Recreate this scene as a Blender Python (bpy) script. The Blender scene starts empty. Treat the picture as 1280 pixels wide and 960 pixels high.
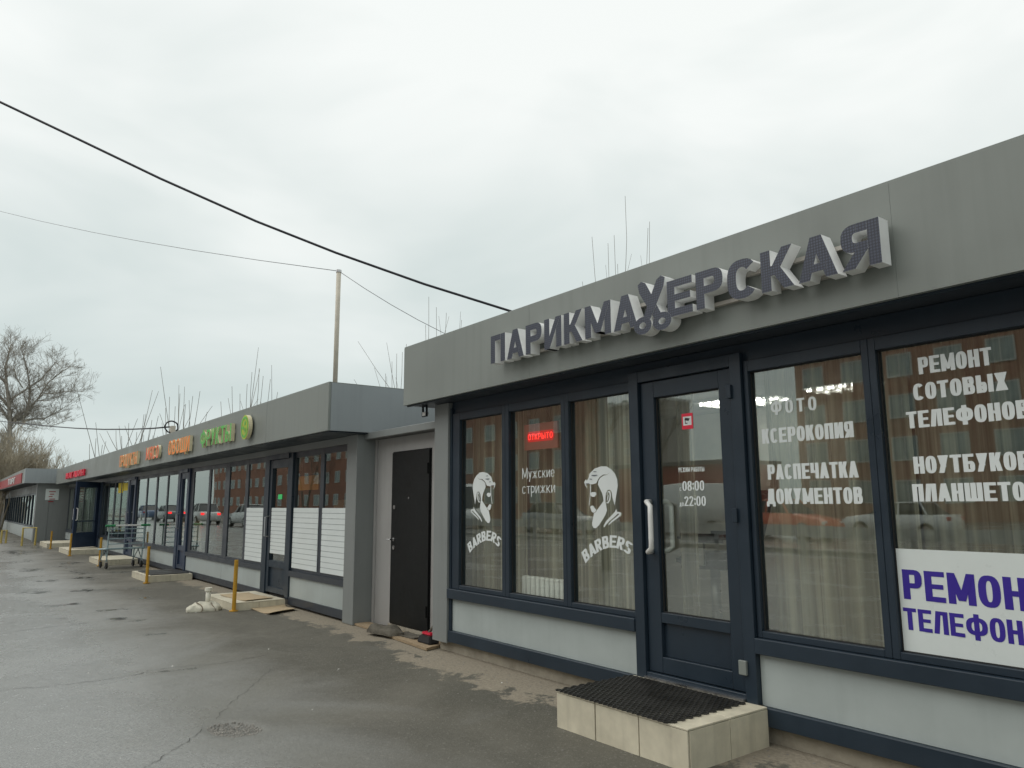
import bpy, bmesh, math, random
import numpy as np
from mathutils import Vector, Matrix, noise as mnoise
random.seed(7)
S = bpy.context.scene
COL = S.collection
R = math.radians

# ------------------------------------------------------------------ camera
CAM_H = 1.43
F_PX, YAW, PITCH, ROLL = 930.2, 37.131, 9.157, -0.305      # pixels of the 1280 x 960 photograph, degrees
_y, _t, _r = R(YAW), R(PITCH), R(ROLL)
FW = Vector((-math.cos(_y)*math.cos(_t), math.sin(_y)*math.cos(_t), math.sin(_t)))
_rt = Vector((math.sin(_y), math.cos(_y), 0))
_up = _rt.cross(FW)
RT = _rt*math.cos(_r) + _up*math.sin(_r)
UP = _up*math.cos(_r) - _rt*math.sin(_r)
CP = Vector((0, 0, CAM_H))
cd = bpy.data.cameras.new('camera'); cam = bpy.data.objects.new('camera', cd); COL.objects.link(cam)
cd.sensor_width = 36; cd.lens = F_PX/1280*36; cd.clip_end = 2000; cd.clip_start = 0.05
cam.matrix_world = Matrix(((RT.x, UP.x, -FW.x, CP.x), (RT.y, UP.y, -FW.y, CP.y), (RT.z, UP.z, -FW.z, CP.z), (0, 0, 0, 1)))
S.camera = cam

# ------------------------------------------------------------------ sky: an even overcast layer over a Nishita sky
w = bpy.data.worlds.new('World'); S.world = w; w.use_nodes = True
nt = w.node_tree; nt.nodes.clear(); N = nt.nodes.new; L = nt.links.new
out = N('ShaderNodeOutputWorld'); mixs = N('ShaderNodeMixShader'); b1 = N('ShaderNodeBackground'); b2 = N('ShaderNodeBackground')
sky = N('ShaderNodeTexSky'); sky.sky_type = 'NISHITA'; sky.sun_disc = False; sky.sun_elevation = R(42); sky.sun_rotation = R(35)
L(sky.outputs[0], b1.inputs[0]); b1.inputs[1].default_value = 0.1
tc = N('ShaderNodeTexCoord'); sx = N('ShaderNodeSeparateXYZ'); L(tc.outputs['Generated'], sx.inputs[0])
mp = N('ShaderNodeMapping'); mp.inputs['Scale'].default_value = (1, 1, 2.6); L(tc.outputs['Generated'], mp.inputs[0])
nz = N('ShaderNodeTexNoise'); nz.inputs['Scale'].default_value = 2.2; nz.inputs['Detail'].default_value = 4; nz.inputs['Roughness'].default_value = .5
nz.inputs['Distortion'].default_value = .4
L(mp.outputs[0], nz.inputs['Vector'])
mr = N('ShaderNodeMapRange'); mr.inputs[1].default_value = -0.02; mr.inputs[2].default_value = 0.75; mr.inputs[3].default_value = 0.0; mr.inputs[4].default_value = 1.0
L(sx.outputs[2], mr.inputs[0])
ad = N('ShaderNodeMath'); ad.operation = 'MULTIPLY_ADD'; ad.inputs[1].default_value = 1.05; L(nz.outputs[0], ad.inputs[0]); 
sb = N('ShaderNodeMath'); sb.operation = 'SUBTRACT'; sb.inputs[1].default_value = 0.53; L(mr.outputs[0], sb.inputs[0]); L(sb.outputs[0], ad.inputs[2])
cr = N('ShaderNodeValToRGB'); cr.color_ramp.elements[0].position = 0; cr.color_ramp.elements[0].color = (.52, .61, .60, 1)
cr.color_ramp.elements[1].position = .72; cr.color_ramp.elements[1].color = (.90, .93, .91, 1)
L(ad.outputs[0], cr.inputs[0]); L(cr.outputs[0], b2.inputs[0]); b2.inputs[1].default_value = 1.0
mixs.inputs[0].default_value = .97
L(b1.outputs[0], mixs.inputs[1]); L(b2.outputs[0], mixs.inputs[2]); L(mixs.outputs[0], out.inputs[0])
# ------------------------------------------------------------------ sun behind the cloud, high over the street
sl = bpy.data.lights.new('sun', 'SUN'); sl.energy = 1.4; sl.angle = R(70); sl.color = (1, .97, .92)
so = bpy.data.objects.new('sun', sl); COL.objects.link(so)
_el, _az = R(52), R(235)
sdir = Vector((math.cos(_az)*math.cos(_el), math.sin(_az)*math.cos(_el), math.sin(_el)))
so.rotation_euler = (-sdir).to_track_quat('-Z', 'Y').to_euler(); so.location = (10, 20, 30)
sky.sun_elevation = _el; sky.sun_rotation = math.pi/2 - _az
vs = S.view_settings; vs.view_transform = 'Standard'; vs.look = 'None'; vs.exposure = 0.08; vs.gamma = 1
cy = S.cycles; cy.use_denoising = True; cy.max_bounces = 8; cy.transparent_max_bounces = 16; cy.glossy_bounces = 4; cy.sample_clamp_indirect = 6

# ------------------------------------------------------------------ pixels of the photograph -> points on planes of the place
def ray(u, v): return FW + RT*((u-640)/F_PX) - UP*((v-480)/F_PX)
def on_y(u, v, Y): d = ray(u, v); return CP + d*(Y/d.y)
def on_x(u, v, X): d = ray(u, v); return CP + d*(X/d.x)
def on_z(u, v, Z=0.0): d = ray(u, v); return CP + d*((Z-CAM_H)/d.z)

# ------------------------------------------------------------------ mesh helpers
class MB:
    def __init__(s): s.v = []; s.f = []; s.m = []
    def add(s, vs, fs, m=0):
        b = len(s.v); s.v += [tuple(p) for p in vs]; s.f += [[b+i for i in f] for f in fs]; s.m += [m]*len(fs); return s
    def box(s, x0, x1, y0, y1, z0, z1, m=0):
        if x0 > x1: x0, x1 = x1, x0
        if y0 > y1: y0, y1 = y1, y0
        if z0 > z1: z0, z1 = z1, z0
        return s.add([(x0,y0,z0),(x1,y0,z0),(x1,y1,z0),(x0,y1,z0),(x0,y0,z1),(x1,y0,z1),(x1,y1,z1),(x0,y1,z1)],
              [(0,3,2,1),(4,5,6,7),(0,1,5,4),(1,2,6,5),(2,3,7,6),(3,0,4,7)], m)
    def quad(s, a, b, c, d, m=0): return s.add([a,b,c,d], [(0,1,2,3)], m)
    def frame(s, x0, x1, z0, z1, w, y0, y1, m=0, wb=None, wt=None):      # rectangular frame in an XZ plane, pieces butted
        wb = w if wb is None else wb; wt = w if wt is None else wt
        s.box(x0, x0+w, y0, y1, z0, z1, m); s.box(x1-w, x1, y0, y1, z0, z1, m)
        s.box(x0+w, x1-w, y0, y1, z0, z0+wb, m); s.box(x0+w, x1-w, y0, y1, z1-wt, z1, m); return s
    def tube(s, pts, rad, n=6, m=0, cap=True):
        pts = [Vector(p) for p in pts]
        if not hasattr(rad, '__len__'): rad = [rad]*len(pts)
        rings = []
        ref = None
        for i, p in enumerate(pts):
            d = (pts[min(i+1, len(pts)-1)] - pts[max(i-1, 0)])
            d = d.normalized() if d.length > 1e-9 else Vector((0, 0, 1))
            if ref is None or abs(d.dot(ref)) > .95: ref = Vector((1, 0, 0)) if abs(d.x) < .8 else Vector((0, 1, 0))
            a = d.cross(ref).normalized(); b = d.cross(a)
            ref = a.cross(d)
            rings.append([p + (a*math.cos(2*math.pi*k/n) + b*math.sin(2*math.pi*k/n))*rad[i] for k in range(n)])
        vs = [q for r in rings for q in r]; fs = []
        for i in range(len(pts)-1):
            for k in range(n):
                fs.append((i*n+k, i*n+(k+1) % n, (i+1)*n+(k+1) % n, (i+1)*n+k))
        if cap: fs.append(tuple(range(n-1, -1, -1))); fs.append(tuple((len(pts)-1)*n+k for k in range(n)))
        return s.add(vs, fs, m)
    def poly_xz(s, pts, y_front, y_back, mf=0, ms=0):                    # outline in XZ, front face looks to -Y
        n = len(pts)
        ar = sum(pts[i][0]*pts[(i+1) % n][1] - pts[(i+1) % n][0]*pts[i][1] for i in range(n))
        if ar < 0: pts = pts[::-1]
        vs = [(p[0], y_front, p[1]) for p in pts]
        if y_back is None: return s.add(vs, [tuple(range(n))], mf)
        vs += [(p[0], y_back, p[1]) for p in pts]
        s.add(vs, [tuple(range(n))], mf)
        s.add(vs, [(i, i+n, (i+1) % n+n, (i+1) % n) for i in range(n)], ms)
        return s.add([(p[0], y_back, p[1]) for p in pts], [tuple(range(n-1, -1, -1))], ms)
    def mesh(s, name, mats, off=(0, 0, 0), smooth=False, bevel=0, seg=1):
        me = bpy.data.meshes.new(name)
        o = Vector(off)
        me.from_pydata([tuple(Vector(p)-o) for p in s.v], [], s.f)
        for mm in (mats if isinstance(mats, (list, tuple)) else [mats]): me.materials.append(MAT[mm])
        me.polygons.foreach_set('material_index', s.m)
        if bevel:
            bm = bmesh.new(); bm.from_mesh(me)
            es = [e for e in bm.edges if len(e.link_faces) == 2 and e.calc_face_angle(0) > .6]
            bmesh.ops.bevel(bm, geom=es, offset=bevel, segments=seg, affect='EDGES', clamp_overlap=True)
            bm.to_mesh(me); bm.free()
        if smooth: me.polygons.foreach_set('use_smooth', [True]*len(me.polygons))
        me.update(); return me

WL = {}
def link(name, data, loc=(0, 0, 0), parent=None):
    o = bpy.data.objects.new(name, data); COL.objects.link(o); o.location = loc
    if parent: o.parent = parent
    return o
def root(name, loc=(0, 0, 0), label=None, cat=None, group=None, rz=0, kind=None):
    o = link(name, None, loc); o.rotation_euler = (0, 0, rz); o.empty_display_size = .1
    WL[o.name] = Vector(loc)
    tag(o, label, cat, group, kind); return o
def tag(o, label=None, cat=None, group=None, kind=None):
    if label: o['label'] = label
    if cat: o['category'] = cat
    if group: o['group'] = group
    if kind: o['kind'] = kind
    return o
def part(name, mb, mats, parent=None, **k):
    """mesh given in world coordinates; parents built through root() are unrotated"""
    base = WL.get(parent.name, Vector()) if parent else Vector()
    if parent is None and 'at' in k: base = Vector(k.pop('at')); o = link(name, mb.mesh(name, mats, base, **k), base)
    else: k.pop('at', None); o = link(name, mb.mesh(name, mats, base, **k), (0, 0, 0), parent)
    WL[o.name] = base; return o
def copy_tree(o, parent=None, loc=None):
    c = o.copy(); COL.objects.link(c); c.parent = parent
    if loc is not None: c.location = loc
    for ch in list(o.children): copy_tree(ch, c)
    return c

# ------------------------------------------------------------------ materials
MAT = {}
def nodes(name):
    m = bpy.data.materials.new(name); m.use_nodes = True; MAT[name] = m
    return m, m.node_tree, m.node_tree.nodes['Principled BSDF']
def pm(name, col, rough=.6, metal=0, var=.12, scale=6, bump=.0, bscale=60, spec=.5, stretch=(1, 1, 1), streak=0, emit=None, estr=0, coat=0, rvar=.12):
    m, t, b = nodes(name); N = t.nodes.new; L = t.links.new
    tc = N('ShaderNodeTexCoord'); mp = N('ShaderNodeMapping'); mp.inputs['Scale'].default_value = stretch; L(tc.outputs['Object'], mp.inputs[0])
    nz = N('ShaderNodeTexNoise'); nz.inputs['Scale'].default_value = scale; nz.inputs['Detail'].default_value = 5; nz.inputs['Roughness'].default_value = .6
    L(mp.outputs[0], nz.inputs['Vector'])
    cr = N('ShaderNodeValToRGB'); e = cr.color_ramp.elements
    e[0].position = .28; e[1].position = .72
    e[0].color = tuple(max(0, c*(1-var)) for c in col)+(1,); e[1].color = tuple(min(1, c*(1+var)) for c in col)+(1,)
    L(nz.outputs[0], cr.inputs[0]); src = cr.outputs[0]
    if streak:
        m2 = N('ShaderNodeMapping'); m2.inputs['Scale'].default_value = (9, 9, .5); L(tc.outputs['Object'], m2.inputs[0])
        n2 = N('ShaderNodeTexNoise'); n2.inputs['Scale'].default_value = 1.4; n2.inputs['Detail'].default_value = 4; L(m2.outputs[0], n2.inputs['Vector'])
        r2 = N('ShaderNodeMapRange'); r2.inputs[1].default_value = .5; r2.inputs[2].default_value = .85; r2.inputs[3].default_value = 0; r2.inputs[4].default_value = streak
        L(n2.outputs[0], r2.inputs[0])
        mx = N('ShaderNodeMix'); mx.data_type = 'RGBA'; L(r2.outputs[0], mx.inputs[0]); L(src, mx.inputs[6])
        mx.inputs[7].default_value = tuple(c*.5 for c in col)+(1,); src = mx.outputs[2]
    L(src, b.inputs['Base Color'])
    rr = N('ShaderNodeMapRange'); rr.inputs[1].default_value = .3; rr.inputs[2].default_value = .7
    rr.inputs[3].default_value = max(.02, rough-rvar); rr.inputs[4].default_value = min(1, rough+rvar); L(nz.outputs[0], rr.inputs[0]); L(rr.outputs[0], b.inputs['Roughness'])
    b.inputs['Metallic'].default_value = metal; b.inputs['Specular IOR Level'].default_value = spec
    if coat: b.inputs['Coat Weight'].default_value = coat
    if bump:
        nb = N('ShaderNodeTexNoise'); nb.inputs['Scale'].default_value = bscale; nb.inputs['Detail'].default_value = 4; L(mp.outputs[0], nb.inputs['Vector'])
        bp = N('ShaderNodeBump'); bp.inputs['Strength'].default_value = bump; bp.inputs['Distance'].default_value = .01; L(nb.outputs[0], bp.inputs['Height']); L(bp.outputs[0], b.inputs['Normal'])
    if emit:
        b.inputs['Emission Color'].default_value = tuple(emit)+(1,); b.inputs['Emission Strength'].default_value = estr
    return m
pm('fascia', (.212, .232, .215), .42, var=.08, scale=1.1, streak=.2, bump=.06, bscale=2.2, spec=.4)
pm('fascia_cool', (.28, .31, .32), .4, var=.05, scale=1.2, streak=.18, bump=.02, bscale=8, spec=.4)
pm('column', (.215, .23, .225), .45, var=.05, scale=2, streak=.2, spec=.4)
pm('basepanel', (.385, .43, .42), .4, var=.09, scale=2.5, streak=.14, bump=.05, bscale=3, spec=.4)
pm('annexwall', (.33, .325, .315), .55, var=.06, scale=2, streak=.2, bump=.02, bscale=10)
pm('navy', (.017, .029, .043), .38, var=.12, scale=3, streak=.15, spec=.4)
pm('navy_dark', (.010, .015, .022), .5, var=.12, scale=3, spec=.3)
pm('navy_blue', (.026, .042, .078), .38, var=.12, scale=3, spec=.4)
pm('slate', (.038, .046, .058), .4, var=.1, scale=3, spec=.4)
pm('seal', (.02, .02, .02), .7)
pm('blackdoor', (.008, .009, .009), .45, var=.3, scale=5, bump=.06, bscale=120, spec=.2)
pm('concrete', (.34, .31, .25), .9, var=.22, scale=7, bump=.5, bscale=40, spec=.2)
pm('tile', (.60, .555, .43), .45, var=.14, scale=7, streak=.5, bump=.04, bscale=20)
pm('grout', (.16, .12, .08), .9, var=.2, scale=30)
pm('rubber', (.018, .018, .017), .5, var=.5, scale=4, spec=.5, rvar=.3)
pm('steel', (.5, .5, .5), .35, metal=1, var=.1)
pm('cartmetal', (.34, .44, .46), .4, metal=.5, var=.15)
pm('green_grip', (.02, .22, .08), .4)
pm('white_plastic', (.74, .74, .72), .35, var=.03)
pm('vinyl', (.70, .74, .73), .5, var=.03, spec=.3)
pm('ivory', (.72, .70, .60), .5, var=.05)
pm('poster_white', (.66, .71, .69), .35, var=.03, spec=.5)
pm('poster_purple', (.035, .016, .27), .4, var=.05)
pm('yellow', (.50, .27, .02), .5, var=.18, scale=12, streak=.3)
pm('paleyellow', (.45, .35, .10), .6, var=.2, scale=8)
pm('cardboard', (.42, .33, .21), .85, var=.12, scale=6, bump=.05, bscale=30)
pm('wood', (.30, .225, .14), .8, var=.3, scale=9, stretch=(1, 8, 8), bump=.2, bscale=12)
pm('sackcloth', (.52, .50, .41), .85, var=.25, scale=9, bump=1.0, bscale=22)
pm('greyrug', (.12, .11, .09), .95, var=.35, scale=14, bump=.9, bscale=90, spec=.1)
pm('red_plastic', (.55, .02, .05), .4)
pm('bristle', (.012, .012, .012), .8, var=.4, scale=60, stretch=(6, 6, .3))
pm('letter_side', (.84, .85, .84), .5, var=.05, streak=.2)
pm('rail', (.42, .40, .36), .5, var=.1)
pm('cream_side', (.66, .60, .40), .5)
pm('orange_face', (.88, .24, .02), .4, var=.12, scale=10)
pm('redorange_face', (.85, .13, .03), .4, var=.12, scale=10)
pm('green_face', (.09, .46, .07), .4, var=.25, scale=10)
pm('lime_face', (.42, .52, .04), .4, var=.2, scale=10)
pm('red_face', (.72, .015, .05), .4, var=.1)
pm('red_band', (.33, .025, .03), .5, var=.15)
pm('bark', (.30, .275, .235), .9, var=.3, scale=5)
pm('twig', (.16, .14, .11), .9, var=.3, scale=5)
pm('thicket', (.33, .29, .215), .9, var=.3, scale=2)
pm('blackcable', (.012, .013, .02), .5)
pm('greywire', (.25, .26, .27), .5)
pm('pole_paint', (.50, .46, .38), .6, var=.2, scale=5, streak=.3)
pm('roofing', (.14, .14, .14), .9)
pm('wall_in', (.52, .50, .43), .8, var=.06)
pm('floor_in', (.26, .22, .17), .5, var=.1)
pm('ceil_in', (.7, .7, .68), .8)
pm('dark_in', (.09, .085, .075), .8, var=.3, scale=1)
pm('leather', (.012, .012, .012), .4)
pm('whiteboards', (.70, .75, .74), .45, var=.04, scale=3)
pm('boardline', (.45, .49, .49), .6)
pm('orange_poster', (.70, .26, .02), .6, var=.1)
pm('yellow_poster', (.70, .55, .03), .6, var=.15, scale=12)
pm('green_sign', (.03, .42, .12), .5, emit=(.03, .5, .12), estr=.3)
pm('goods', (.36, .26, .15), .8, var=.3, scale=2)
pm('led_board', (.34, .11, .08), .5)
pm('led_glow', (.2, .01, .01), .5, emit=(.75, .006, .008), estr=.55)
pm('led', (.8, .05, .03), .4, emit=(1, .035, .03), estr=2.2)
pm('lamp_tube', (.9, .9, .9), .4, emit=(1, .98, .92), estr=15.0)
pm('asphalt_stone', (.20, .19, .17), .8, var=.35, scale=30)
pm('crackfill', (.018, .017, .015), .6, var=.4, scale=20)
pm('brickwall', (.33, .165, .115), .85, var=.16, scale=.7)
pm('redshop', (.30, .05, .035), .7, var=.1, scale=.5)
pm('greywall', (.33, .32, .30), .85, var=.1, scale=.4)
pm('farwin', (.30, .36, .36), .2, var=.3, scale=.8)
pm('farframe', (.55, .57, .55), .6)
pm('carwhite', (.62, .64, .64), .3, coat=.6, var=.03)
pm('carred', (.42, .02, .02), .3, coat=.6, var=.03)
pm('carorange', (.58, .10, .02), .3, coat=.6, var=.03)
pm('cargrey', (.16, .18, .2), .3, coat=.6, var=.03)
pm('carblue', (.03, .08, .2), .3, coat=.6, var=.03)
pm('carglass', (.02, .025, .03), .08, spec=.6, var=.02)
pm('tyre', (.02, .02, .02), .8)
pm('tail', (.5, .01, .01), .3, emit=(1, .02, .02), estr=3.0)
pm('kerbstone', (.36, .35, .33), .9, var=.15, scale=4, bump=.2)
pm('barrier', (.48, .49, .49), .4, metal=.6, var=.1)
pm('litter', (.6, .6, .56), .7, var=.2)

def glass(name, r0, tint):
    m = bpy.data.materials.new(name); m.use_nodes = True; MAT[name] = m; t = m.node_tree; t.nodes.clear(); N = t.nodes.new; L = t.links.new
    o = N('ShaderNodeOutputMaterial'); mx = N('ShaderNodeMixShader'); tr = N('ShaderNodeBsdfTransparent'); gl = N('ShaderNodeBsdfGlossy')
    tr.inputs[0].default_value = tint+(1,); gl.inputs[0].default_value = (.95, 1, .96, 1); gl.inputs['Roughness'].default_value = .012
    ge = N('ShaderNodeNewGeometry'); dp = N('ShaderNodeVectorMath'); dp.operation = 'DOT_PRODUCT'; L(ge.outputs['Normal'], dp.inputs[0]); L(ge.outputs['Incoming'], dp.inputs[1])
    def mth(op, a, b_=None):
        q = N('ShaderNodeMath'); q.operation = op
        for i, x in enumerate((a, b_)):
            if x is None: continue
            if isinstance(x, (int, float)): q.inputs[i].default_value = x
            else: L(x, q.inputs[i])
        return q.outputs[0]
    c = mth('ABSOLUTE', dp.outputs['Value']); sch = mth('ADD', mth('MULTIPLY', mth('POWER', mth('SUBTRACT', 1.0, c), 5.0), 1-r0), r0)
    nz = N('ShaderNodeTexNoise'); nz.inputs['Scale'].default_value = .9; nz.inputs['Detail'].default_value = 1
    tc = N('ShaderNodeTexCoord'); L(tc.outputs['Object'], nz.inputs['Vector'])
    bp = N('ShaderNodeBump'); bp.inputs['Strength'].default_value = .10; bp.inputs['Distance'].default_value = .02; L(nz.outputs[0], bp.inputs['Height']); L(bp.outputs[0], gl.inputs['Normal'])
    L(sch, mx.inputs[0]); L(tr.outputs[0], mx.inputs[1]); L(gl.outputs[0], mx.inputs[2]); L(mx.outputs[0], o.inputs[0])
glass('glass', .215, (.93, .97, .92))
glass('glass_far', .24, (.88, .92, .89))
def sheer(name, col, tr):
    m = bpy.data.materials.new(name); m.use_nodes = True; MAT[name] = m; t = m.node_tree; t.nodes.clear(); N = t.nodes.new; L = t.links.new
    o = N('ShaderNodeOutputMaterial'); a = N('ShaderNodeBsdfDiffuse'); b = N('ShaderNodeBsdfTranslucent'); c = N('ShaderNodeBsdfTransparent'); m1 = N('ShaderNodeMixShader'); m2 = N('ShaderNodeMixShader')
    tc = N('ShaderNodeTexCoord'); mp = N('ShaderNodeMapping'); mp.inputs['Scale'].default_value = (26, 0, .35); L(tc.outputs['Object'], mp.inputs[0])
    nz = N('ShaderNodeTexNoise'); nz.inputs['Scale'].default_value = 1; nz.inputs['Detail'].default_value = 3; L(mp.outputs[0], nz.inputs['Vector'])
    cr = N('ShaderNodeValToRGB'); e = cr.color_ramp.elements; e[0].position = .34; e[1].position = .66
    e[0].color = tuple(x*.62 for x in col)+(1,); e[1].color = tuple(min(.9, x*1.25) for x in col)+(1,); L(nz.outputs[0], cr.inputs[0])
    rr = N('ShaderNodeMapRange'); rr.inputs[1].default_value = .36; rr.inputs[2].default_value = .64; rr.inputs[3].default_value = tr*2.1; rr.inputs[4].default_value = tr*.25; L(nz.outputs[0], rr.inputs[0])
    L(cr.outputs[0], a.inputs[0]); L(cr.outputs[0], b.inputs[0]); m1.inputs[0].default_value = .45; L(rr.outputs[0], m2.inputs[0])
    L(a.outputs[0], m1.inputs[1]); L(b.outputs[0], m1.inputs[2]); L(m1.outputs[0], m2.inputs[1]); L(c.outputs[0], m2.inputs[2]); L(m2.outputs[0], o.inputs[0])
sheer('sheer', (.52, .495, .40), .2)

def led_face():
    m, t, b = nodes('letter_face'); N = t.nodes.new; L = t.links.new
    tc = N('ShaderNodeTexCoord'); sp = N('ShaderNodeSeparateXYZ'); L(tc.outputs['Object'], sp.inputs[0])
    cb = N('ShaderNodeCombineXYZ'); L(sp.outputs[0], cb.inputs[0]); L(sp.outputs[2], cb.inputs[1])
    vo = N('ShaderNodeTexVoronoi'); vo.inputs['Scale'].default_value = 62; vo.inputs['Randomness'].default_value = 0.0; L(cb.outputs[0], vo.inputs['Vector'])
    cr = N('ShaderNodeValToRGB'); e = cr.color_ramp.elements; e[0].position = .30; e[0].color = (.062, .074, .112, 1); e[1].position = .42; e[1].color = (.021, .026, .042, 1)
    nz = N('ShaderNodeTexNoise'); nz.inputs['Scale'].default_value = 9; L(tc.outputs['Object'], nz.inputs['Vector'])
    mx = N('ShaderNodeMix'); mx.data_type = 'RGBA'; mx.blend_type = 'MULTIPLY'; mx.inputs[0].default_value = .2
    L(vo.outputs['Distance'], cr.inputs[0]); L(cr.outputs[0], mx.inputs[6]); L(nz.outputs[0], mx.inputs[7]); L(mx.outputs[2], b.inputs['Base Color'])
    b.inputs['Roughness'].default_value = .35
led_face()

def asphalt():
    m, t, b = nodes('asphalt'); N = t.nodes.new; L = t.links.new
    def noise(sc, det=5, ro=.6, dist=0, vec=None):
        n = N('ShaderNodeTexNoise'); n.inputs['Scale'].default_value = sc; n.inputs['Detail'].default_value = det; n.inputs['Roughness'].default_value = ro; n.inputs['Distortion'].default_value = dist
        L(vec or P, n.inputs['Vector']); return n.outputs[0]
    def ramp(src, a, bb, ca, cb_):
        r = N('ShaderNodeValToRGB'); e = r.color_ramp.elements; e[0].position = a; e[1].position = bb; e[0].color = tuple(ca)+(1,); e[1].color = tuple(cb_)+(1,); L(src, r.inputs[0]); return r.outputs[0]
    def rng(src, a, bb, c, d):
        r = N('ShaderNodeMapRange'); r.inputs[1].default_value = a; r.inputs[2].default_value = bb; r.inputs[3].default_value = c; r.inputs[4].default_value = d; L(src, r.inputs[0]); return r.outputs[0]
    def math_(op, a, bb):
        q = N('ShaderNodeMath'); q.operation = op
        for i, x in enumerate((a, bb)):
            if isinstance(x, (int, float)): q.inputs[i].default_value = x
            else: L(x, q.inputs[i])
        return q.outputs[0]
    def mix(f, a, bb):
        q = N('ShaderNodeMix'); q.data_type = 'RGBA'; L(f, q.inputs[0])
        for i, x in ((6, a), (7, bb)):
            if isinstance(x, tuple): q.inputs[i].default_value = x
            else: L(x, q.inputs[i])
        return q.outputs[2]
    def mixf(f, a, bb):
        q = N('ShaderNodeMix'); L(f, q.inputs[0])
        for i, x in ((2, a), (3, bb)):
            if isinstance(x, (int, float)): q.inputs[i].default_value = x
            else: L(x, q.inputs[i])
        return q.outputs[0]
    g = N('ShaderNodeNewGeometry'); P = g.outputs['Position']
    at = N('ShaderNodeAttribute'); at.attribute_name = 'wet'; at2 = N('ShaderNodeAttribute'); at2.attribute_name = 'dust'
    wet = at.outputs['Fac']; dust = at2.outputs['Fac']
    fine = noise(120, 4, .75); mid = noise(9, 5, .65); big = noise(.8, 4, .55, .6)
    base = ramp(fine, .3, .72, (.040, .0385, .031), (.155, .148, .12))
    base = mix(rng(mid, .35, .7, 0, .5), base, (.080, .076, .060, 1))
    base = mix(rng(big, .40, .68, 0, .6), base, (.15, .14, .112, 1))
    sy = N('ShaderNodeSeparateXYZ'); L(P, sy.inputs[0])
    painted_sheen = rng(math_('ADD', rng(sy.outputs[1], 2.9, .6, 0, 1), math_('MULTIPLY', math_('SUBTRACT', noise(.55, 5, .6, 1.0), .5), 1.3)), .15, .8, 0, .88)  # bright sheen of the open street side, painted in as a paler base colour
    base = mix(painted_sheen, base, ramp(noise(75, 4, .75), .32, .68, (.125, .128, .122), (.30, .303, .287)))
    spk = rng(noise(55, 2, .5), .60, .68, 0, .35)
    base = mix(spk, base, (.24, .23, .20, 1))
    dn = noise(3.2, 6, .65, .5); dn2 = noise(26, 5, .7)
    dm = rng(math_('ADD', math_('ADD', dust, math_('MULTIPLY', math_('SUBTRACT', dn, .5), 1.5)), math_('MULTIPLY', math_('SUBTRACT', dn2, .5), .35)), .47, .56, 0, 1)
    dcol = ramp(noise(40, 5, .7), .3, .7, (.20, .175, .135), (.315, .28, .22))
    col = mix(dm, base, dcol)
    wn = noise(5, 6, .65, .4)
    wm = rng(math_('ADD', wet, math_('MULTIPLY', math_('SUBTRACT', wn, .5), 2.0)), .42, .9, 0, 1)
    wm = math_('MULTIPLY', wm, math_('SUBTRACT', 1, dm))
    dark = mix(math_('MULTIPLY', wm, .5), col, (.03, .03, .028, 1))
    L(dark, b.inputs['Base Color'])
    damp = rng(math_('ADD', N_street(t, P, L, N), math_('MULTIPLY', math_('SUBTRACT', big, .5), 1.2)), .0, 1.0, 0, 1)
    rough = mixf(damp, .75, .22)
    rough = math_('ADD', rough, rng(mid, .3, .7, -.07, .07))
    rough = mixf(dm, rough, .95)
    rough = mixf(wm, rough, .13)
    L(rough, b.inputs['Roughness'])
    L(mixf(dm, mixf(damp, .32, 1.0), .15), b.inputs['Specular IOR Level'])
    bp = N('ShaderNodeBump'); bp.inputs['Distance'].default_value = .006
    hgt = math_('ADD', math_('MULTIPLY', fine, .8), math_('MULTIPLY', noise(45, 4, .6), 1.0))
    L(hgt, bp.inputs['Height']); L(math_('MULTIPLY', math_('SUBTRACT', 1, wm), mixf(damp, .6, .34)), bp.inputs['Strength']); L(bp.outputs[0], b.inputs['Normal'])
def N_street(t, P, L, N):                                     # damp where the lot is open to the rain, drier under the eaves
    s = N('ShaderNodeSeparateXYZ'); L(P, s.inputs[0])
    r = N('ShaderNodeMapRange'); r.inputs[1].default_value = 3.7; r.inputs[2].default_value = 1.2; r.inputs[3].default_value = -.35; r.inputs[4].default_value = 1.0
    L(s.outputs[1], r.inputs[0]); return r.outputs[0]
asphalt()

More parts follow.
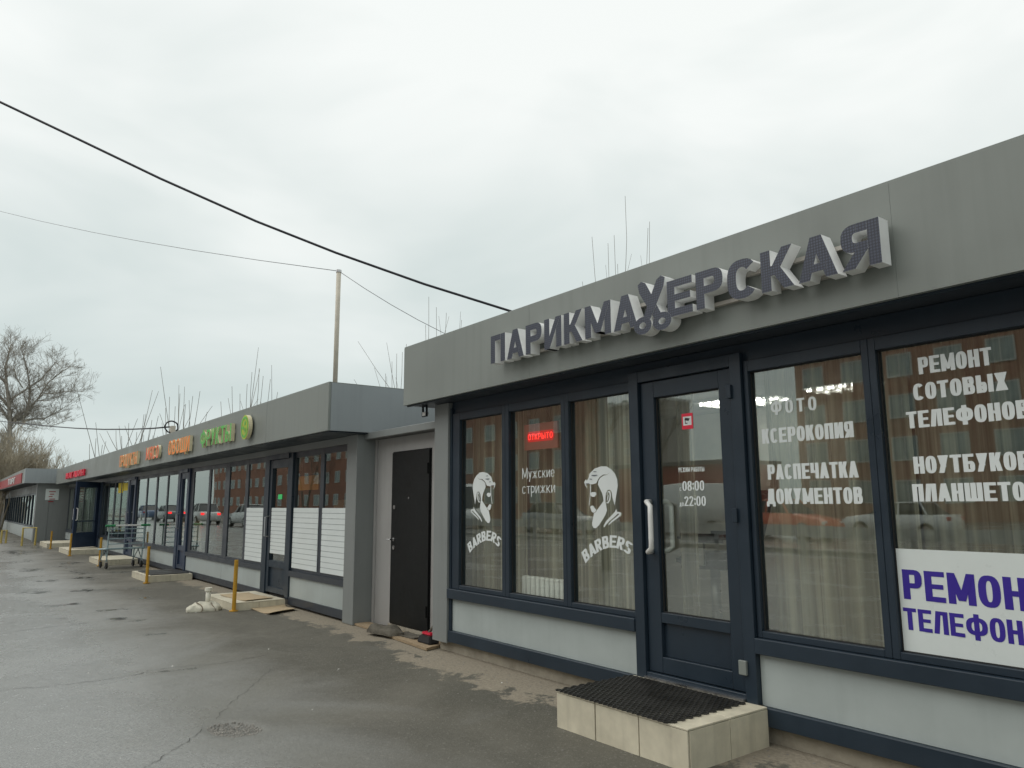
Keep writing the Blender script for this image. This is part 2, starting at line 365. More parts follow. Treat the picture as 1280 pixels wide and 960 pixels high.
# ------------------------------------------------------------------ stroke lettering (each piece a simple outline, unit height)
def se(cx, cy, rx, ry, a, n=2.6):
    c, s_ = math.cos(a), math.sin(a)
    return (cx+rx*math.copysign(abs(c)**(2/n), c), cy+ry*math.copysign(abs(s_)**(2/n), s_))
def glyph(ch, W, t, u):
    """pieces (outlines) of one character: width W, stem t, bar u"""
    P = []; kd = .72 if t/W > .33 else (.85 if t/W > .28 else 1.0)
    Rr = lambda x0, y0, x1, y1: P.append([(x0, y0), (x1, y0), (x1, y1), (x0, y1)])
    D = lambda x0, y0, x1, y1, w_=None: P.append([(x0-(w_ or t)/2, y0), (x0+(w_ or t)/2, y0), (x1+(w_ or t)/2, y1), (x1-(w_ or t)/2, y1)])
    def arc(cx, cy, rx, ry, a0, a1, k=9, tt=None, uu=None):
        o = [se(cx, cy, rx, ry, R(a0+(a1-a0)*i/k)) for i in range(k+1)]
        i_ = [se(cx, cy, rx-(tt or t), ry-(uu or u), R(a0+(a1-a0)*i/k)) for i in range(k+1)]
        P.append(o+i_[::-1])
    def ring(cx, cy, rx, ry): arc(cx, cy, rx, ry, 0, 180, 12); arc(cx, cy, rx, ry, 180, 360, 12)
    def bowl(x0, x1, y0, y1):
        cx = x0+(x1-x0)*.4
        Rr(x0, y1-u, cx, y1); Rr(x0, y0, cx, y0+u); arc(cx, (y0+y1)/2, x1-cx, (y1-y0)/2, -90, 90, 10)
    c = ch.upper()
    c = {'A': 'А', 'B': 'В', 'E': 'Е', 'S': 'S', 'R': 'R', 'O': 'О', 'C': 'С', 'P': 'Р'}.get(c, c)
    if ch == 'е' :
        arc(W/2, .5, W/2, .5, 0, 325, 16); Rr(t*.6, .5-u*.5, W-t*.3, .5+u*.5); return P
    if c == 'П': Rr(0, 0, t, 1); Rr(W-t, 0, W, 1); Rr(t, 1-u, W-t, 1)
    elif c == 'А': D(t/2, 0, W/2, 1, t*1.05); D(W-t/2, 0, W/2, 1, t*1.05); Rr(W*.27, .17, W*.73, .17+u*.9)
    elif c == 'Р': Rr(0, 0, t, 1); bowl(t, W, .38, 1)
    elif c == 'R': Rr(0, 0, t, 1); bowl(t, W, .42, 1); D(W*.5, .44, W-t*.5, 0)
    elif c == 'Я': Rr(W-t, 0, W, 1); n0 = len(P); bowl(t, W, .36, 1); P[n0:] = [[(W-x, y) for x, y in q] for q in P[n0:]]; D(W*.55, .4, t*.55, 0, t*1.1)
    elif c == 'И': Rr(0, 0, t, 1); Rr(W-t, 0, W, 1); D(t*.62, .0, W-t*.62, 1, t*kd)
    elif c == 'К': Rr(0, 0, t, 1); D(t*1.05, .36, W-t*.55, 1, t*1.12*kd**.5); D(t*1.3, .60, W-t*.52, 0, t*1.12*kd**.5)
    elif c == 'М': Rr(0, 0, t, 1); Rr(W-t, 0, W, 1); D(t*.55, 1, W/2, .12, t*.95*kd); D(W-t*.55, 1, W/2, .12, t*.95*kd)
    elif c == 'Х': D(t*.6, 0, W-t*.6, 1, t*1.15); D(W-t*.6, 0, t*.6, 1, t*1.15)
    elif c == 'Е': Rr(0, 0, t, 1); Rr(t, 1-u, W, 1); Rr(t, .5-u*.45, W*.92, .5+u*.45); Rr(t, 0, W, u)
    elif c == 'С': arc(W/2, .5, W/2, .5, 38, 322, 18)
    elif c == 'Ф': Rr(W/2-t/2, -.06, W/2+t/2, 1.06); ring(W/2, .53, W/2, .38)
    elif c in 'О0': ring(W/2, .5, W/2, .5)
    elif c == 'Т': Rr(0, 1-u, W, 1); Rr(W/2-t/2, 0, W/2+t/2, 1-u)
    elif c == 'Д': Rr(.25*W, 1-u, W*.88, 1); D(.12*W+t/2, u, .25*W+t/2, 1); Rr(.88*W-t, u, .88*W, 1-u); Rr(0, 0, W, u); Rr(0, -.16, t*.8, 0); Rr(W-t*.8, -.16, W, 0)
    elif c == 'У': D(t*.6, 1, W*.52, .34, t*1.1); D(W-t*.6, 1, W*.3, 0, t*1.1)
    elif c == 'Н': Rr(0, 0, t, 1); Rr(W-t, 0, W, 1); Rr(t, .5-u/2, W-t, .5+u/2)
    elif c == 'В': Rr(0, 0, t, 1); bowl(t, W*.95, .47, 1); bowl(t, W, 0, .55)
    elif c == 'Б': Rr(0, 0, t, 1); Rr(t, 1-u, W*.93, 1); bowl(t, W, 0, .6)
    elif c == 'Ь': Rr(0, 0, t, 1); bowl(t, W, 0, .6)
    elif c == 'Ы': Rr(0, 0, t, 1); bowl(t, W*.62, 0, .6); Rr(W-t, 0, W, 1)
    elif c == 'Ч': Rr(W-t, 0, W, 1); Rr(0, .5, t, 1); Rr(0, .36, W-t, .36+u)
    elif c == 'Л': D(t*.5, 0, W*.26+t*.3, 1, t*1.05); Rr(W*.26, 1-u, W-t, 1); Rr(W-t, 0, W, 1)
    elif c in 'ШЩ':
        Rr(0, 0, t, 1); Rr(W/2-t/2, u, W/2+t/2, 1); Rr(W-t, 0, W, 1); Rr(t, 0, W-t, u)
        if c == 'Щ': Rr(W, -.16, W+t*.5, u)
    elif c == 'Г': Rr(0, 0, t, 1); Rr(t, 1-u, W, 1)
    elif c == 'З': arc(W*.45, .74, W*.5, .26, -90, 150, 12); arc(W*.45, .27, W*.55, .27, -150, 90, 12)
    elif c == 'Ж': Rr(W/2-t/2, 0, W/2+t/2, 1); [D(W/2, .5, x, y, t) for x, y in ((t*.5, 1), (W-t*.5, 1), (t*.5, 0), (W-t*.5, 0))]
    elif c == '8': ring(W/2, .74, W*.47, .26); ring(W/2, .27, W/2, .27)
    elif c == '2': arc(W/2, .7, W/2, .3, 0, 170, 12); D(t*.55, u*.8, W-t*.55, .68, t*1.05); Rr(0, 0, W, u)
    elif c == ':': Rr(0, .12, t, .32); Rr(0, .6, t, .8)
    elif c == 'S': arc(W/2, .74, W/2, .26, 30, 270, 14); arc(W/2, .26, W/2, .26, -150, 90, 14)
    elif c == '-': Rr(0, .4, W*.6, .4+u)
    return P
WIDE = {'М': 1.3, 'Ш': 1.45, 'Щ': 1.45, 'Ф': 1.45, 'Ы': 1.4, 'Ж': 1.5, 'Д': 1.15, 'ж': 1.5, ':': .3, 'Г': .85, 'Л': 1.05, 'А': 1.08, 'A': 1.1, 'т': 1.0, 'Х': 1.02}
LOWER = 'ужскиетрдо'
def layout(txt, w, t, u, gap, lower=False):
    """list of (char, x0, width, pieces) with pieces in text space; total width"""
    x = 0; res = []
    for ch in txt:
        if ch == ' ': x += w*.6; continue
        W = w*WIDE.get(ch, WIDE.get(ch.upper(), 1)); low = lower and ch in LOWER
        if low: W *= .78
        ps = glyph(ch, W, t*(.9 if low else 1), u)
        if low:
            k = .66; dy = -.0
            if ch in 'ур': ps = [[(px, (py*1.45-.45)*k) for px, py in q] for q in ps]
            else: ps = [[(px, py*k+dy) for px, py in q] for q in ps]
        res.append((ch, x, W, [[(px+x, py) for px, py in q] for q in ps])); x += W+gap
    return res, x-gap
def text_mb(txt, fn, y, w=.5, t=.17, u=.14, gap=.07, lower=False, mb=None, m=0, step=.0004):
    lay, tw = layout(txt, w, t, u, gap, lower); mb = mb or MB()
    for ch, x0, W, ps in lay:
        for i, q in enumerate(ps): mb.poly_xz([fn(px/tw, py) for px, py in q], y-i*step, None, m)
    return mb
def flat_map(l, r, lt, lb, rt_, rb, Y):
    """unit text space -> plane Y, from the photo's left and right edges (u, top v, bottom v)"""
    a0 = on_y(l, lb, Y); a1 = on_y(l, lt, Y); b0 = on_y(r, rb, Y); b1 = on_y(r, rt_, Y)
    z0 = (a0.z+b0.z)/2; z1 = (a1.z+b1.z)/2; s0 = (b0.z-a0.z)*.35
    return lambda x, y: (a0.x+(b0.x-a0.x)*x, z0+(z1-z0)*y+s0*(x-.5))

# ------------------------------------------------------------------ ground: one sheet, finer where it is seen close
def vnoise(x, y, seed):
    rs = np.random.RandomState(seed); T = rs.rand(256, 256)
    xi = np.floor(x).astype(int); yi = np.floor(y).astype(int); fx = x-xi; fy = y-yi; fx = fx*fx*(3-2*fx); fy = fy*fy*(3-2*fy)
    g = lambda a, b: T[a % 256, b % 256]
    return (g(xi, yi)*(1-fx)+g(xi+1, yi)*fx)*(1-fy)+(g(xi, yi+1)*(1-fx)+g(xi+1, yi+1)*fx)*fy
def fbm(x, y, seed, o=4):
    return sum(vnoise(x*2**i, y*2**i, seed+i)*.5**(i+1) for i in range(o))/(1-.5**o)
def build_ground():
    xs = np.concatenate([-np.geomspace(500, 46, 14), np.arange(-44, -16, .14), np.arange(-16, 3, .05), np.geomspace(3.2, 400, 16)])
    ys = np.concatenate([-np.geomspace(400, 15, 18), np.arange(-14, -.5, .3), np.arange(-.5, 4.6, .05), np.geomspace(4.8, 400, 14)])
    X, Y = np.meshgrid(xs, ys, indexing='ij')
    near = np.clip((X+50)/10, 0, 1)*np.clip((40-X)/10, 0, 1)*np.clip((Y+14)/6, 0, 1)*np.clip((8-Y)/2, 0, 1)
    h = (fbm(X*.5, Y*.9, 3)-.5)*.024+(fbm(X*2.2, Y*2.2, 9)-.5)*.010*np.clip((X+15)/3, 0, 1)*np.clip((Y+.4)/.5, 0, 1)
    h *= np.clip((3.9-Y)/.6, 0.0, 1)
    h *= near
    h -= .004
    wet = np.zeros_like(X)
    for (u, v, rx, ry) in ((60, 684, 2.6, .9), (20, 690, 2.0, .6), (120, 694, 1.3, .35), (90, 704, .8, .4), (40, 712, .8, .35), (170, 735, .30, .26), (182, 747, .18, .16), (80, 756, .26, .34),
                           (140, 762, .2, .28), (73, 773, .10, .09), (150, 773, .2, .22), (45, 740, .35, .35), (110, 738, .35, .4), (170, 775, .15, .2), (215, 838, .08, .14), (240, 835, .07, .2), (190, 792, .14, .2), (60, 726, .4, .35), (105, 722, .4, .35), (150, 715, .5, .3)):
        c = on_z(u, v); d = ((X-c.x)/rx)**2+((Y-c.y)/ry)**2
        wet = np.maximum(wet, np.clip(.78-.5*d, 0, 1))
    band = np.clip((-8.5-X)/5, 0, 1)*np.clip((Y-1.2)/.8, 0, 1)*np.clip((3.3-Y)/.5, 0, 1)
    wet = np.maximum(wet, band*np.clip((fbm(X*1.1, Y*2.0, 21, 5)-.42)*2.2, 0, .62))
    c = on_z(293, 909); d = ((X-c.x-.25*(Y-c.y))/.20)**2+((Y-c.y)/.15)**2
    hole = np.clip(1.15-d, 0, 1); h -= .022*np.minimum(1, hole*1.6)*(.7+.6*fbm(X*14, Y*14, 5)); wet = np.maximum(wet, np.clip(.9-.9*d, 0, .6))
    dust = np.clip((Y-3.12)/.95, 0, 1)
    dust = np.where(X < -6.6, np.clip((Y-3.35)/.75, 0, 1), dust)*np.clip((X+26)/10, 0, 1)
    n, k = X.shape
    co = np.stack([X, Y, h], -1).reshape(-1, 3)
    idx = np.arange(n*k).reshape(n, k)
    q = np.stack([idx[:-1, :-1], idx[1:, :-1], idx[1:, 1:], idx[:-1, 1:]], -1).reshape(-1, 4)
    me = bpy.data.meshes.new('ground'); me.vertices.add(n*k); me.vertices.foreach_set('co', co.ravel().astype(np.float32))
    me.loops.add(q.size); me.loops.foreach_set('vertex_index', q.ravel().astype(np.int32)); me.polygons.add(len(q))
    me.polygons.foreach_set('loop_start', np.arange(0, q.size, 4, dtype=np.int32)); me.polygons.foreach_set('loop_total', np.full(len(q), 4, np.int32))
    me.update(calc_edges=True); me.polygons.foreach_set('use_smooth', [True]*len(q))
    for nm, arr in (('wet', wet), ('dust', dust)):
        a = me.attributes.new(nm, 'FLOAT', 'POINT'); a.data.foreach_set('value', arr.ravel().astype(np.float32))
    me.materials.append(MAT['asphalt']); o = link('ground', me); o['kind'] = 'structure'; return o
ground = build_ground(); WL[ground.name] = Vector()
rc = random.Random(5)
for pts, wd in ([[(-30, 868), (0, 863), (65, 858), (105, 853), (140, 849), (175, 842), (200, 836), (240, 832), (275, 829), (345, 816)], .007],
                [[(165, 966), (190, 952), (212, 938), (240, 922), (258, 908)], .007],
                [[(268, 898), (285, 880), (300, 868), (322, 850), (342, 832)], .004],
                [[(-20, 795), (30, 788), (70, 783), (120, 777)], .010]):
    mb = MB(); P3 = []
    for (a, b) in zip(pts[:-1], pts[1:]):
        for i in range(6):
            q = on_z(a[0]+(b[0]-a[0])*i/6, a[1]+(b[1]-a[1])*i/6); P3.append((q.x+rc.uniform(-.02, .02), q.y+rc.uniform(-.012, .012)))
    for i in range(len(P3)-1):
        (x0, y0), (x1, y1) = P3[i], P3[i+1]; a = wd*rc.uniform(.2, 1.0) if i else .002
        dx, dy = x1-x0, y1-y0; l = math.hypot(dx, dy) or 1; nx, ny = -dy/l, dx/l
        if i == 0: pl = (x0+nx*a/2, y0+ny*a/2); pr = (x0-nx*a/2, y0-ny*a/2)
        ql = (x1+nx*a/2, y1+ny*a/2); qr = (x1-nx*a/2, y1-ny*a/2)
        mb.quad(pl+(.0,), pr+(.0,), qr+(.0,), ql+(.0,)); pl, pr = ql, qr
    # sit just above the sheet below
    dgz = []
    for p in mb.v:
        hit, loc, nn, fi = ground.ray_cast(Vector((p[0], p[1], 1)), Vector((0, 0, -1)))
        dgz.append((p[0], p[1], (loc.z if hit else 0)+.003))
    mb.v = dgz
    part('crack', mb, 'crackfill', ground)
def pebble_mb(n, spots, rng, smin, smax):
    mb = MB()
    for _ in range(n):
        x, y = spots(rng); hit, loc, nn, fi = ground.ray_cast(Vector((x, y, 1)), Vector((0, 0, -1))); z = loc.z if hit else 0
        s = rng.uniform(smin, smax); a = rng.uniform(0, 6.28)
        vs = []
        for k in range(5): r = s*rng.uniform(.7, 1.2); vs.append((x+r*math.cos(a+k*1.257), y+r*math.sin(a+k*1.257), z+s*.1))
        vs.append((x+rng.uniform(-.3, .3)*s, y+rng.uniform(-.3, .3)*s, z+s*rng.uniform(.5, .9)))
        mb.add(vs, [(k, (k+1) % 5, 5) for k in range(5)])
    return mb
pc = on_z(293, 909)
def hole_spot(r):
    a = r.uniform(0, 6.28); q = math.sqrt(r.random()); return pc.x+.20*q*math.cos(a)+.05*q*math.sin(a), pc.y+.15*q*math.sin(a)
o = part('loose_gravel', pebble_mb(420, hole_spot, random.Random(3), .004, .012), 'asphalt_stone'); tag(o, 'loose gravel lying in the shallow pothole', 'gravel', kind='stuff')
o = part('grit', pebble_mb(900, lambda r: (r.uniform(-14, 0), 4.05-abs(r.gauss(0, .45))), random.Random(4), .003, .009), 'asphalt_stone'); tag(o, 'fine grit scattered on the asphalt along the shopfronts', 'grit', kind='stuff')
o = part('litter_specks', pebble_mb(22, lambda r: (r.uniform(-12, -1), r.uniform(.6, 3.9)), random.Random(8), .004, .010), 'litter'); tag(o, 'small pale specks of litter on the asphalt', 'litter', kind='stuff')

# ------------------------------------------------------------------ the hairdresser's pavilion (near building)
YG = 4.124                                   # glass plane
shop = root('barber_shop', (-3, 6, 0), 'near grey pavilion with navy window frames and block-letter hairdresser sign', 'shop')
part('foundation', MB().box(-6.68, 3.5, 4.135, 7.9, -.05, .103), 'concrete', shop)
for a, b in ((-6.43, -3.905), (-2.90, 3.5)):
    part('base_band', MB().box(a, b, 4.062, 4.16, .105, .211), 'navy', shop, bevel=.003)
    part('sill', MB().box(a, b, 4.045, 4.16, .518, .61), 'navy', shop, bevel=.004)
part('base_panel', MB().box(-6.43, -3.905, 4.098, 4.15, .213, .516), 'basepanel', shop)
part('base_panel', MB().box(-2.90, -.9, 4.098, 4.15, .213, .516), 'basepanel', shop)
part('base_panel', MB().box(-.897, 3.5, 4.098, 4.15, .213, .516), 'basepanel', shop)
part('corner_column', MB().box(-6.70, -6.434, 4.05, 4.40, .09, 2.462), 'column', shop, bevel=.004)
part('column_reveal', MB().box(-6.432, -6.40, 4.075, 4.16, .215, 2.40), 'navy', shop)
part('lintel', MB().box(-6.43, 3.5, 4.10, 4.20, 2.345, 2.462), 'navy', shop)
part('soffit', MB().box(-6.935, 3.5, 3.872, 4.70, 2.466, 2.49), 'slate', shop)
part('soffit_trim', MB().box(-6.93, 3.5, 3.845, 3.870, 2.452, 2.50), 'navy', shop)
for a, b in ((-6.945, -4.788), (-4.7862, -1.7492), (-1.7484, 1.3), (1.303, 3.5)):
    part('fascia_panel', MB().box(a, b, 3.81, 3.842, 2.465, 3.085), 'fascia', shop, bevel=.0006)
part('fascia_panel', MB().box(-6.945, -6.915, 3.844, 8.0, 2.467, 3.085), 'fascia_cool', shop)
part('roof_cap', MB().box(-6.943, 3.5, 3.812, 3.89, 3.0855, 3.097).box(-6.943, -6.88, 3.892, 8.02, 3.0855, 3.097), 'fascia', shop)
part('roof', MB().box(-6.9, 3.5, 3.9, 8, 2.85, 2.9), 'roofing', shop)
part('side_wall', MB().box(-6.69, -6.62, 4.405, 8, .1, 2.465), 'annexwall', shop)
part('back_wall', MB().box(-6.6, 3.5, 7.9, 8, .1, 2.465), 'wall_in', shop)
part('end_wall', MB().box(3.51, 3.6, 3.9, 8, 0, 2.9), 'wall_in', shop)
part('floor', MB().box(-6.6, 3.5, 4.2, 7.89, .105, .2), 'floor_in', shop)
part('ceiling', MB().box(-6.6, 3.5, 4.72, 7.89, 2.40, 2.44), 'ceil_in', shop)
part('chair_backdrop', MB().box(-6.58, -3.6, 6.6, 6.66, .21, 2.39), 'wall_in', shop)  # added pale backdrop that catches lamp light so the dark chair stands out
part('inner_partition', MB().box(-2.98, -2.93, 5.6, 7.88, .21, 2.39), 'wall_in', shop)
GZ0, GZ1 = .651, 2.269
glasses = [(-6.271, -5.556), (-5.45, -4.717), (-4.622, -3.915), (-2.867, -2.111), (-2.03, -.95)]
wins = []
for i, (a, b) in enumerate(glasses):
    l = -6.398 if i == 0 else (-2.898 if i == 3 else (glasses[i-1][1]+a)/2+.001)
    r = -3.907 if i == 2 else (-.90 if i == 4 else (glasses[i+1][0]+b)/2-.001)
    wf = part('window', MB().box(l, a, 4.082, 4.16, .612, 2.343).box(b, r, 4.082, 4.16, .612, 2.343).box(a, b, 4.084, 4.16, .612, GZ0).box(a, b, 4.084, 4.16, GZ1, 2.343), 'navy', shop, bevel=.003)
    part('pane', MB().quad((a, YG, GZ0), (b, YG, GZ0), (b, YG, GZ1), (a, YG, GZ1)), 'glass', wf)
    part('seal', MB().frame(a-.001, b+.001, GZ0-.001, GZ1+.001, .008, 4.112, 4.121), 'seal', wf)
    wins.append(wf)
part('wall_panel', MB().box(-.898, 3.5, 4.10, 4.16, .612, 2.343), 'basepanel', shop)
# door
JL0, JL1, JR0, JR1 = -3.903, -3.812, -2.987, -2.903
part('door_frame', MB().box(JL0, JL1, 4.055, 4.17, .215, 2.40).box(JR0, JR1, 4.055, 4.17, .215, 2.40).box(JL1, JR0, 4.06, 4.17, 2.318, 2.40).box(JL1, JR0, 4.06, 4.17, .223, .262), 'navy', shop, bevel=.003)
dx0, dx1, dz0, dz1 = -3.806, -2.993, .268, 2.312
gx0, gx1, gz0, gz1 = -3.682, -3.102, .673, 2.193
door = part('door', MB().box(dx0, gx0, 4.085, 4.15, dz0, dz1).box(gx1, dx1, 4.085, 4.15, dz0, dz1).box(gx0, gx1, 4.087, 4.15, gz1, dz1).box(gx0, gx1, 4.087, 4.15, .605, gz0)
            .box(gx0, gx1, 4.087, 4.15, dz0, .375).box(gx0+.001, gx1-.001, 4.118, 4.145, .376, .604), 'navy', shop, bevel=.003)
part('pane', MB().quad((gx0, YG, gz0), (gx1, YG, gz0), (gx1, YG, gz1), (gx0, YG, gz1)), 'glass', door)
part('seal', MB().frame(gx0-.001, gx1+.001, gz0-.001, gz1+.001, .008, 4.112, 4.121), 'seal', door)
def c_handle(x, y, z0, z1, out, lean=.0):
    mb = MB(); pts = [(x, y, z0), (x+lean*.3, y-out*.7, z0+.0), (x+lean, y-out, z0+.03)]
    pts += [(x+lean, y-out, z0+.03+(z1-z0-.06)*i/4) for i in range(1, 5)] + [(x+lean*.3, y-out*.7, z1), (x, y, z1)]
    return mb.tube(pts, .018, 12)
part('handle', c_handle(-3.745, 4.088, 1.09, 1.44, .10, .085), 'white_plastic', door, smooth=True)
part('handle', c_handle(-3.715, 4.152, 1.09, 1.44, -.085, .03), 'white_plastic', door, smooth=True)
part('lock_plate', MB().box(-3.762, -3.728, 4.078, 4.086, 1.17, 1.25).tube([(-3.745, 4.072, 1.22), (-3.745, 4.08, 1.22)], .01, 10), 'white_plastic', door, bevel=.002)
for z in (.42, 1.35, 2.15):
    part('hinge', MB().box(-3.018, -2.962, 4.035, 4.056, z-.04, z+.045) if z < 1 else MB().box(-3.008, -2.972, 4.035, 4.084, z-.045, z+.045), 'fascia' if z < 1 else 'navy', door, bevel=.003)
part('threshold', MB().box(-3.81, -2.99, 4.03, 4.084, .222, .236), 'steel', shop)

# window lettering and stickers (vinyl on the outer face of the glass)
YD = YG-.003
def lettering(parent, txt, l, lt, lb, r, rt_, rb, mat='vinyl', label=None, **k):
    o = part('lettering', text_mb(txt, flat_map(l, r, lt, lb, rt_, rb, YD), YD, **k), mat, parent)
    if label: o['label'] = label
    return o
cond = dict(w=.47, t=.205, u=.165, gap=.05)
lettering(wins[3], 'ФОТО', 964, 502, 518, 1021, 495, 512.5, w=.5, t=.18, u=.15, gap=.22)
lettering(wins[3], 'КСЕРОКОПИЯ', 953, 536, 554.6, 1067.6, 526.6, 546.6, **cond)
lettering(wins[3], 'РАСПЕЧАТКА', 960, 580, 598.8, 1073.6, 577, 597.7, **cond)
lettering(wins[3], 'ДОКУМЕНТОВ', 958.8, 610.7, 630, 1079.3, 609, 629.7, **cond)
lettering(wins[4], 'РЕМОНТ', 1148.7, 447, 468, 1241, 433, 456, **cond)
lettering(wins[4], 'СОТОВЫХ', 1142.5, 480.5, 502, 1260.7, 463.7, 486, **cond)
lettering(wins[4], 'ТЕЛЕФОНОВ', 1134, 515.7, 537, 1288, 498, 521, **cond)
lettering(wins[4], 'НОУТБУКОВ', 1143, 571, 592.5, 1290, 563, 587, **cond)
lettering(wins[4], 'ПЛАНШЕТОВ', 1141.7, 604.5, 627, 1303, 602, 626, **cond)
lettering(door, 'РЕЖИМ РАБОТЫ', 848.3, 584.2, 590, 880.6, 583.6, 589.5, w=.5, t=.17, u=.14, gap=.08)
lettering(door, '08:00', 853.3, 601.5, 613.7, 880.6, 600.6, 613, w=.46, t=.16, u=.12, gap=.07)
lettering(door, '22:00', 855.6, 621, 632.7, 882.7, 619.5, 632, w=.46, t=.16, u=.12, gap=.07)
lettering(door, 'с', 849.6, 609.2, 613.7, 852, 609.2, 613.5, w=.6, t=.22, u=.2)
lettering(door, 'до', 849.6, 628.2, 633, 854.8, 628, 632.6, w=.6, t=.22, u=.2, gap=.1)
lettering(wins[1], 'Мужские', 652.9, 586.2, 599.7, 693, 581, 595, lower=True, w=.55, t=.095, u=.085, gap=.1)
lettering(wins[1], 'стрижки', 652.9, 603.7, 617.8, 694, 600.5, 615, lower=True, w=.6, t=.095, u=.085, gap=.1)
# camera-notice sticker on the door
a = on_y(851.8, 517.5, YD); b = on_y(866.4, 535.6, YD)
st = part('notice_sticker', MB().quad((a.x, YD, b.z), (b.x, YD, b.z), (b.x, YD, a.z), (a.x, YD, a.z)), 'red_face', door)
mb = MB(); w_, h_ = b.x-a.x, a.z-b.z
mb.quad((a.x+.12*w_, YD-.0006, b.z+.24*h_), (b.x-.12*w_, YD-.0006, b.z+.24*h_), (b.x-.12*w_, YD-.0006, a.z-.2*h_), (a.x+.12*w_, YD-.0006, a.z-.2*h_), 0)
mb.poly_xz([(a.x+.25*w_, b.z+.58*h_), (a.x+.62*w_, b.z+.5*h_), (a.x+.75*w_, b.z+.66*h_), (a.x+.33*w_, b.z+.73*h_)], YD-.0012, None, 1)
mb.box(a.x+.3*w_, a.x+.36*w_, YD-.0014, YD-.001, b.z+.34*h_, b.z+.6*h_, 1); mb.box(a.x+.36*w_, a.x+.52*w_, YD-.0014, YD-.001, b.z+.34*h_, b.z+.40*h_, 1)
part('camera_symbol', mb, ['vinyl', 'leather'], door)

# the bearded-head emblem, outlines read off the right-hand decal (crop pixels /6.4 + offset)
def cpx(x, y): q = on_y(700+x/6.4, 560+y/6.4, YD); return (q.x, q.z)
HEAD = [
 [(218,328),(200,296),(194,272),(206,250),(214,262),(228,240),(236,205),(275,166),(330,146),(372,147),(412,172),(404,190),(375,212),(345,213),(318,232),(305,250),(290,282),(262,290),(242,290),(232,284),(216,284),(210,296)],
 [(412,172),(440,206),(457,250),(462,300),(455,350),(446,400),(438,462),(428,425),(420,398),(413,352),(400,334),(382,336),(368,362),(364,400),(364,428),(348,424),(345,392),(335,356),(316,318),(303,292),(308,262),(322,240),(348,221),(378,214),(404,190)],
 [(348,424),(364,428),(371,462),(376,498),(366,530),(346,566),(314,616),(288,641),(270,640),(258,620),(258,595),(268,545),(272,520),(288,512),(296,496),(322,462)],
 [(240,470),(255,460),(268,463),(276,478),(292,496),(286,508),(268,518),(254,510),(248,490)],
 [(241,292),(247,292),(248,345),(243,395),(238,440),(236,462),(231,458),(234,425),(240,380)],
 [(240,360),(262,352),(284,352),(288,358),(292,372),(284,380),(278,390),(262,392),(250,384),(244,372)],
 [(385,344),(403,344),(409,375),(404,415),(390,441),(376,444),(370,432),(380,434),(394,412),(399,378),(394,356),(384,356),(377,380),(374,372)],
 [(384,372),(390,378),(388,400),(382,418),(376,424),(378,404)],
 [(452,485),(458,510),(478,512),(440,548),(402,580),(372,612),(353,638),(351,622),(368,588),(408,546),(440,512)],
 [(464,516),(484,512),(493,524),(486,542),(456,566),(420,592),(388,620),(392,606),(416,580),(452,552),(474,532)]]
SLITS = [[(254,216),(298,214),(302,219),(276,226),(256,222)], [(268,186),(296,187),(292,192),(272,192)], [(238,244),(262,248),(254,254),(240,250)], [(205,284),(238,282),(236,288),(208,290)]]
def head(parent, fn, label):
    mb = MB()
    for i, q in enumerate(HEAD): mb.poly_xz([fn(*p) for p in q], YD-i*.0003, None, 0)
    for q in SLITS: mb.poly_xz([fn(*p) for p in q], YD-.004, None, 1)
    o = part('barber_emblem', mb, ['vinyl', 'cargrey'], parent); o['label'] = label
head(wins[2], cpx, 'white vinyl bearded man head facing left above the word BARBERS')
m0 = cpx(330, 400); tgt = on_y(560+285/6.4, 560+400/6.4, YD)
def cpx_m(x, y): q = cpx(x, y); return (tgt.x-(q[0]-m0[0]), tgt.z+(q[1]-m0[1]))
head(wins[0], cpx_m, 'white vinyl bearded man head facing right above the word BARBERS')
def arc_text(parent, pl, pm_, pr, txt, hgt):
    A, Bm, C = [on_y(u, v, YD) for u, v in (pl, pm_, pr)]
    ax, az, bx, bz, cx_, cz = A.x, A.z, Bm.x, Bm.z, C.x, C.z
    lay, tw = layout(txt, .58, .215, .18, .055); mb = MB(); kx = math.hypot(cx_-ax, cz-az)*1.07/(tw-.6)/hgt
    def base(t_):
        p = lambda a_, b_, c_: (1-t_)**2*a_+2*t_*(1-t_)*(2*b_-.5*a_-.5*c_)+t_*t_*c_
        return p(ax, bx, cx_), p(az, bz, cz)
    tab = [(0.0, 0.0)]
    for i in range(1, 201):
        p0, p1 = base((i-1)/200), base(i/200); tab.append((tab[-1][0]+math.hypot(p1[0]-p0[0], p1[1]-p0[1]), i/200))
    kx = tab[-1][0]/(tw-.6)/hgt
    for ch, x0, W, ps in lay:
        sl_ = (x0+W/2-.3)/(tw-.6)*tab[-1][0]; tm = min(tab, key=lambda e_: abs(e_[0]-sl_))[1]; cx0, cz0 = base(tm); q1 = base(tm+.01); q0 = base(tm-.01); an = math.atan2(q1[1]-q0[1], q1[0]-q0[0])
        for i, q in enumerate(ps):
            pp = []
            for px, py in q:
                lx = (px-x0-W/2)*hgt*kx+(py-.5)*hgt*.10; lz = (py-.5)*hgt
                pp.append((cx0+lx*math.cos(an)-lz*math.sin(an), cz0+lx*math.sin(an)+lz*math.cos(an)))
            mb.poly_xz(pp, YD-i*.0004, None)
    part('lettering', mb, 'vinyl', parent)
arc_text(wins[2], (700+207/6.4, 560+858/6.4), (700+375/6.4, 560+752/6.4), (700+545/6.4, 560+795/6.4), 'BARBERS', .093)
arc_text(wins[0], (560+178/6.4, 560+788/6.4), (560+298/6.4, 560+703/6.4), (560+402/6.4, 560+746/6.4), 'BARBERS', .092)

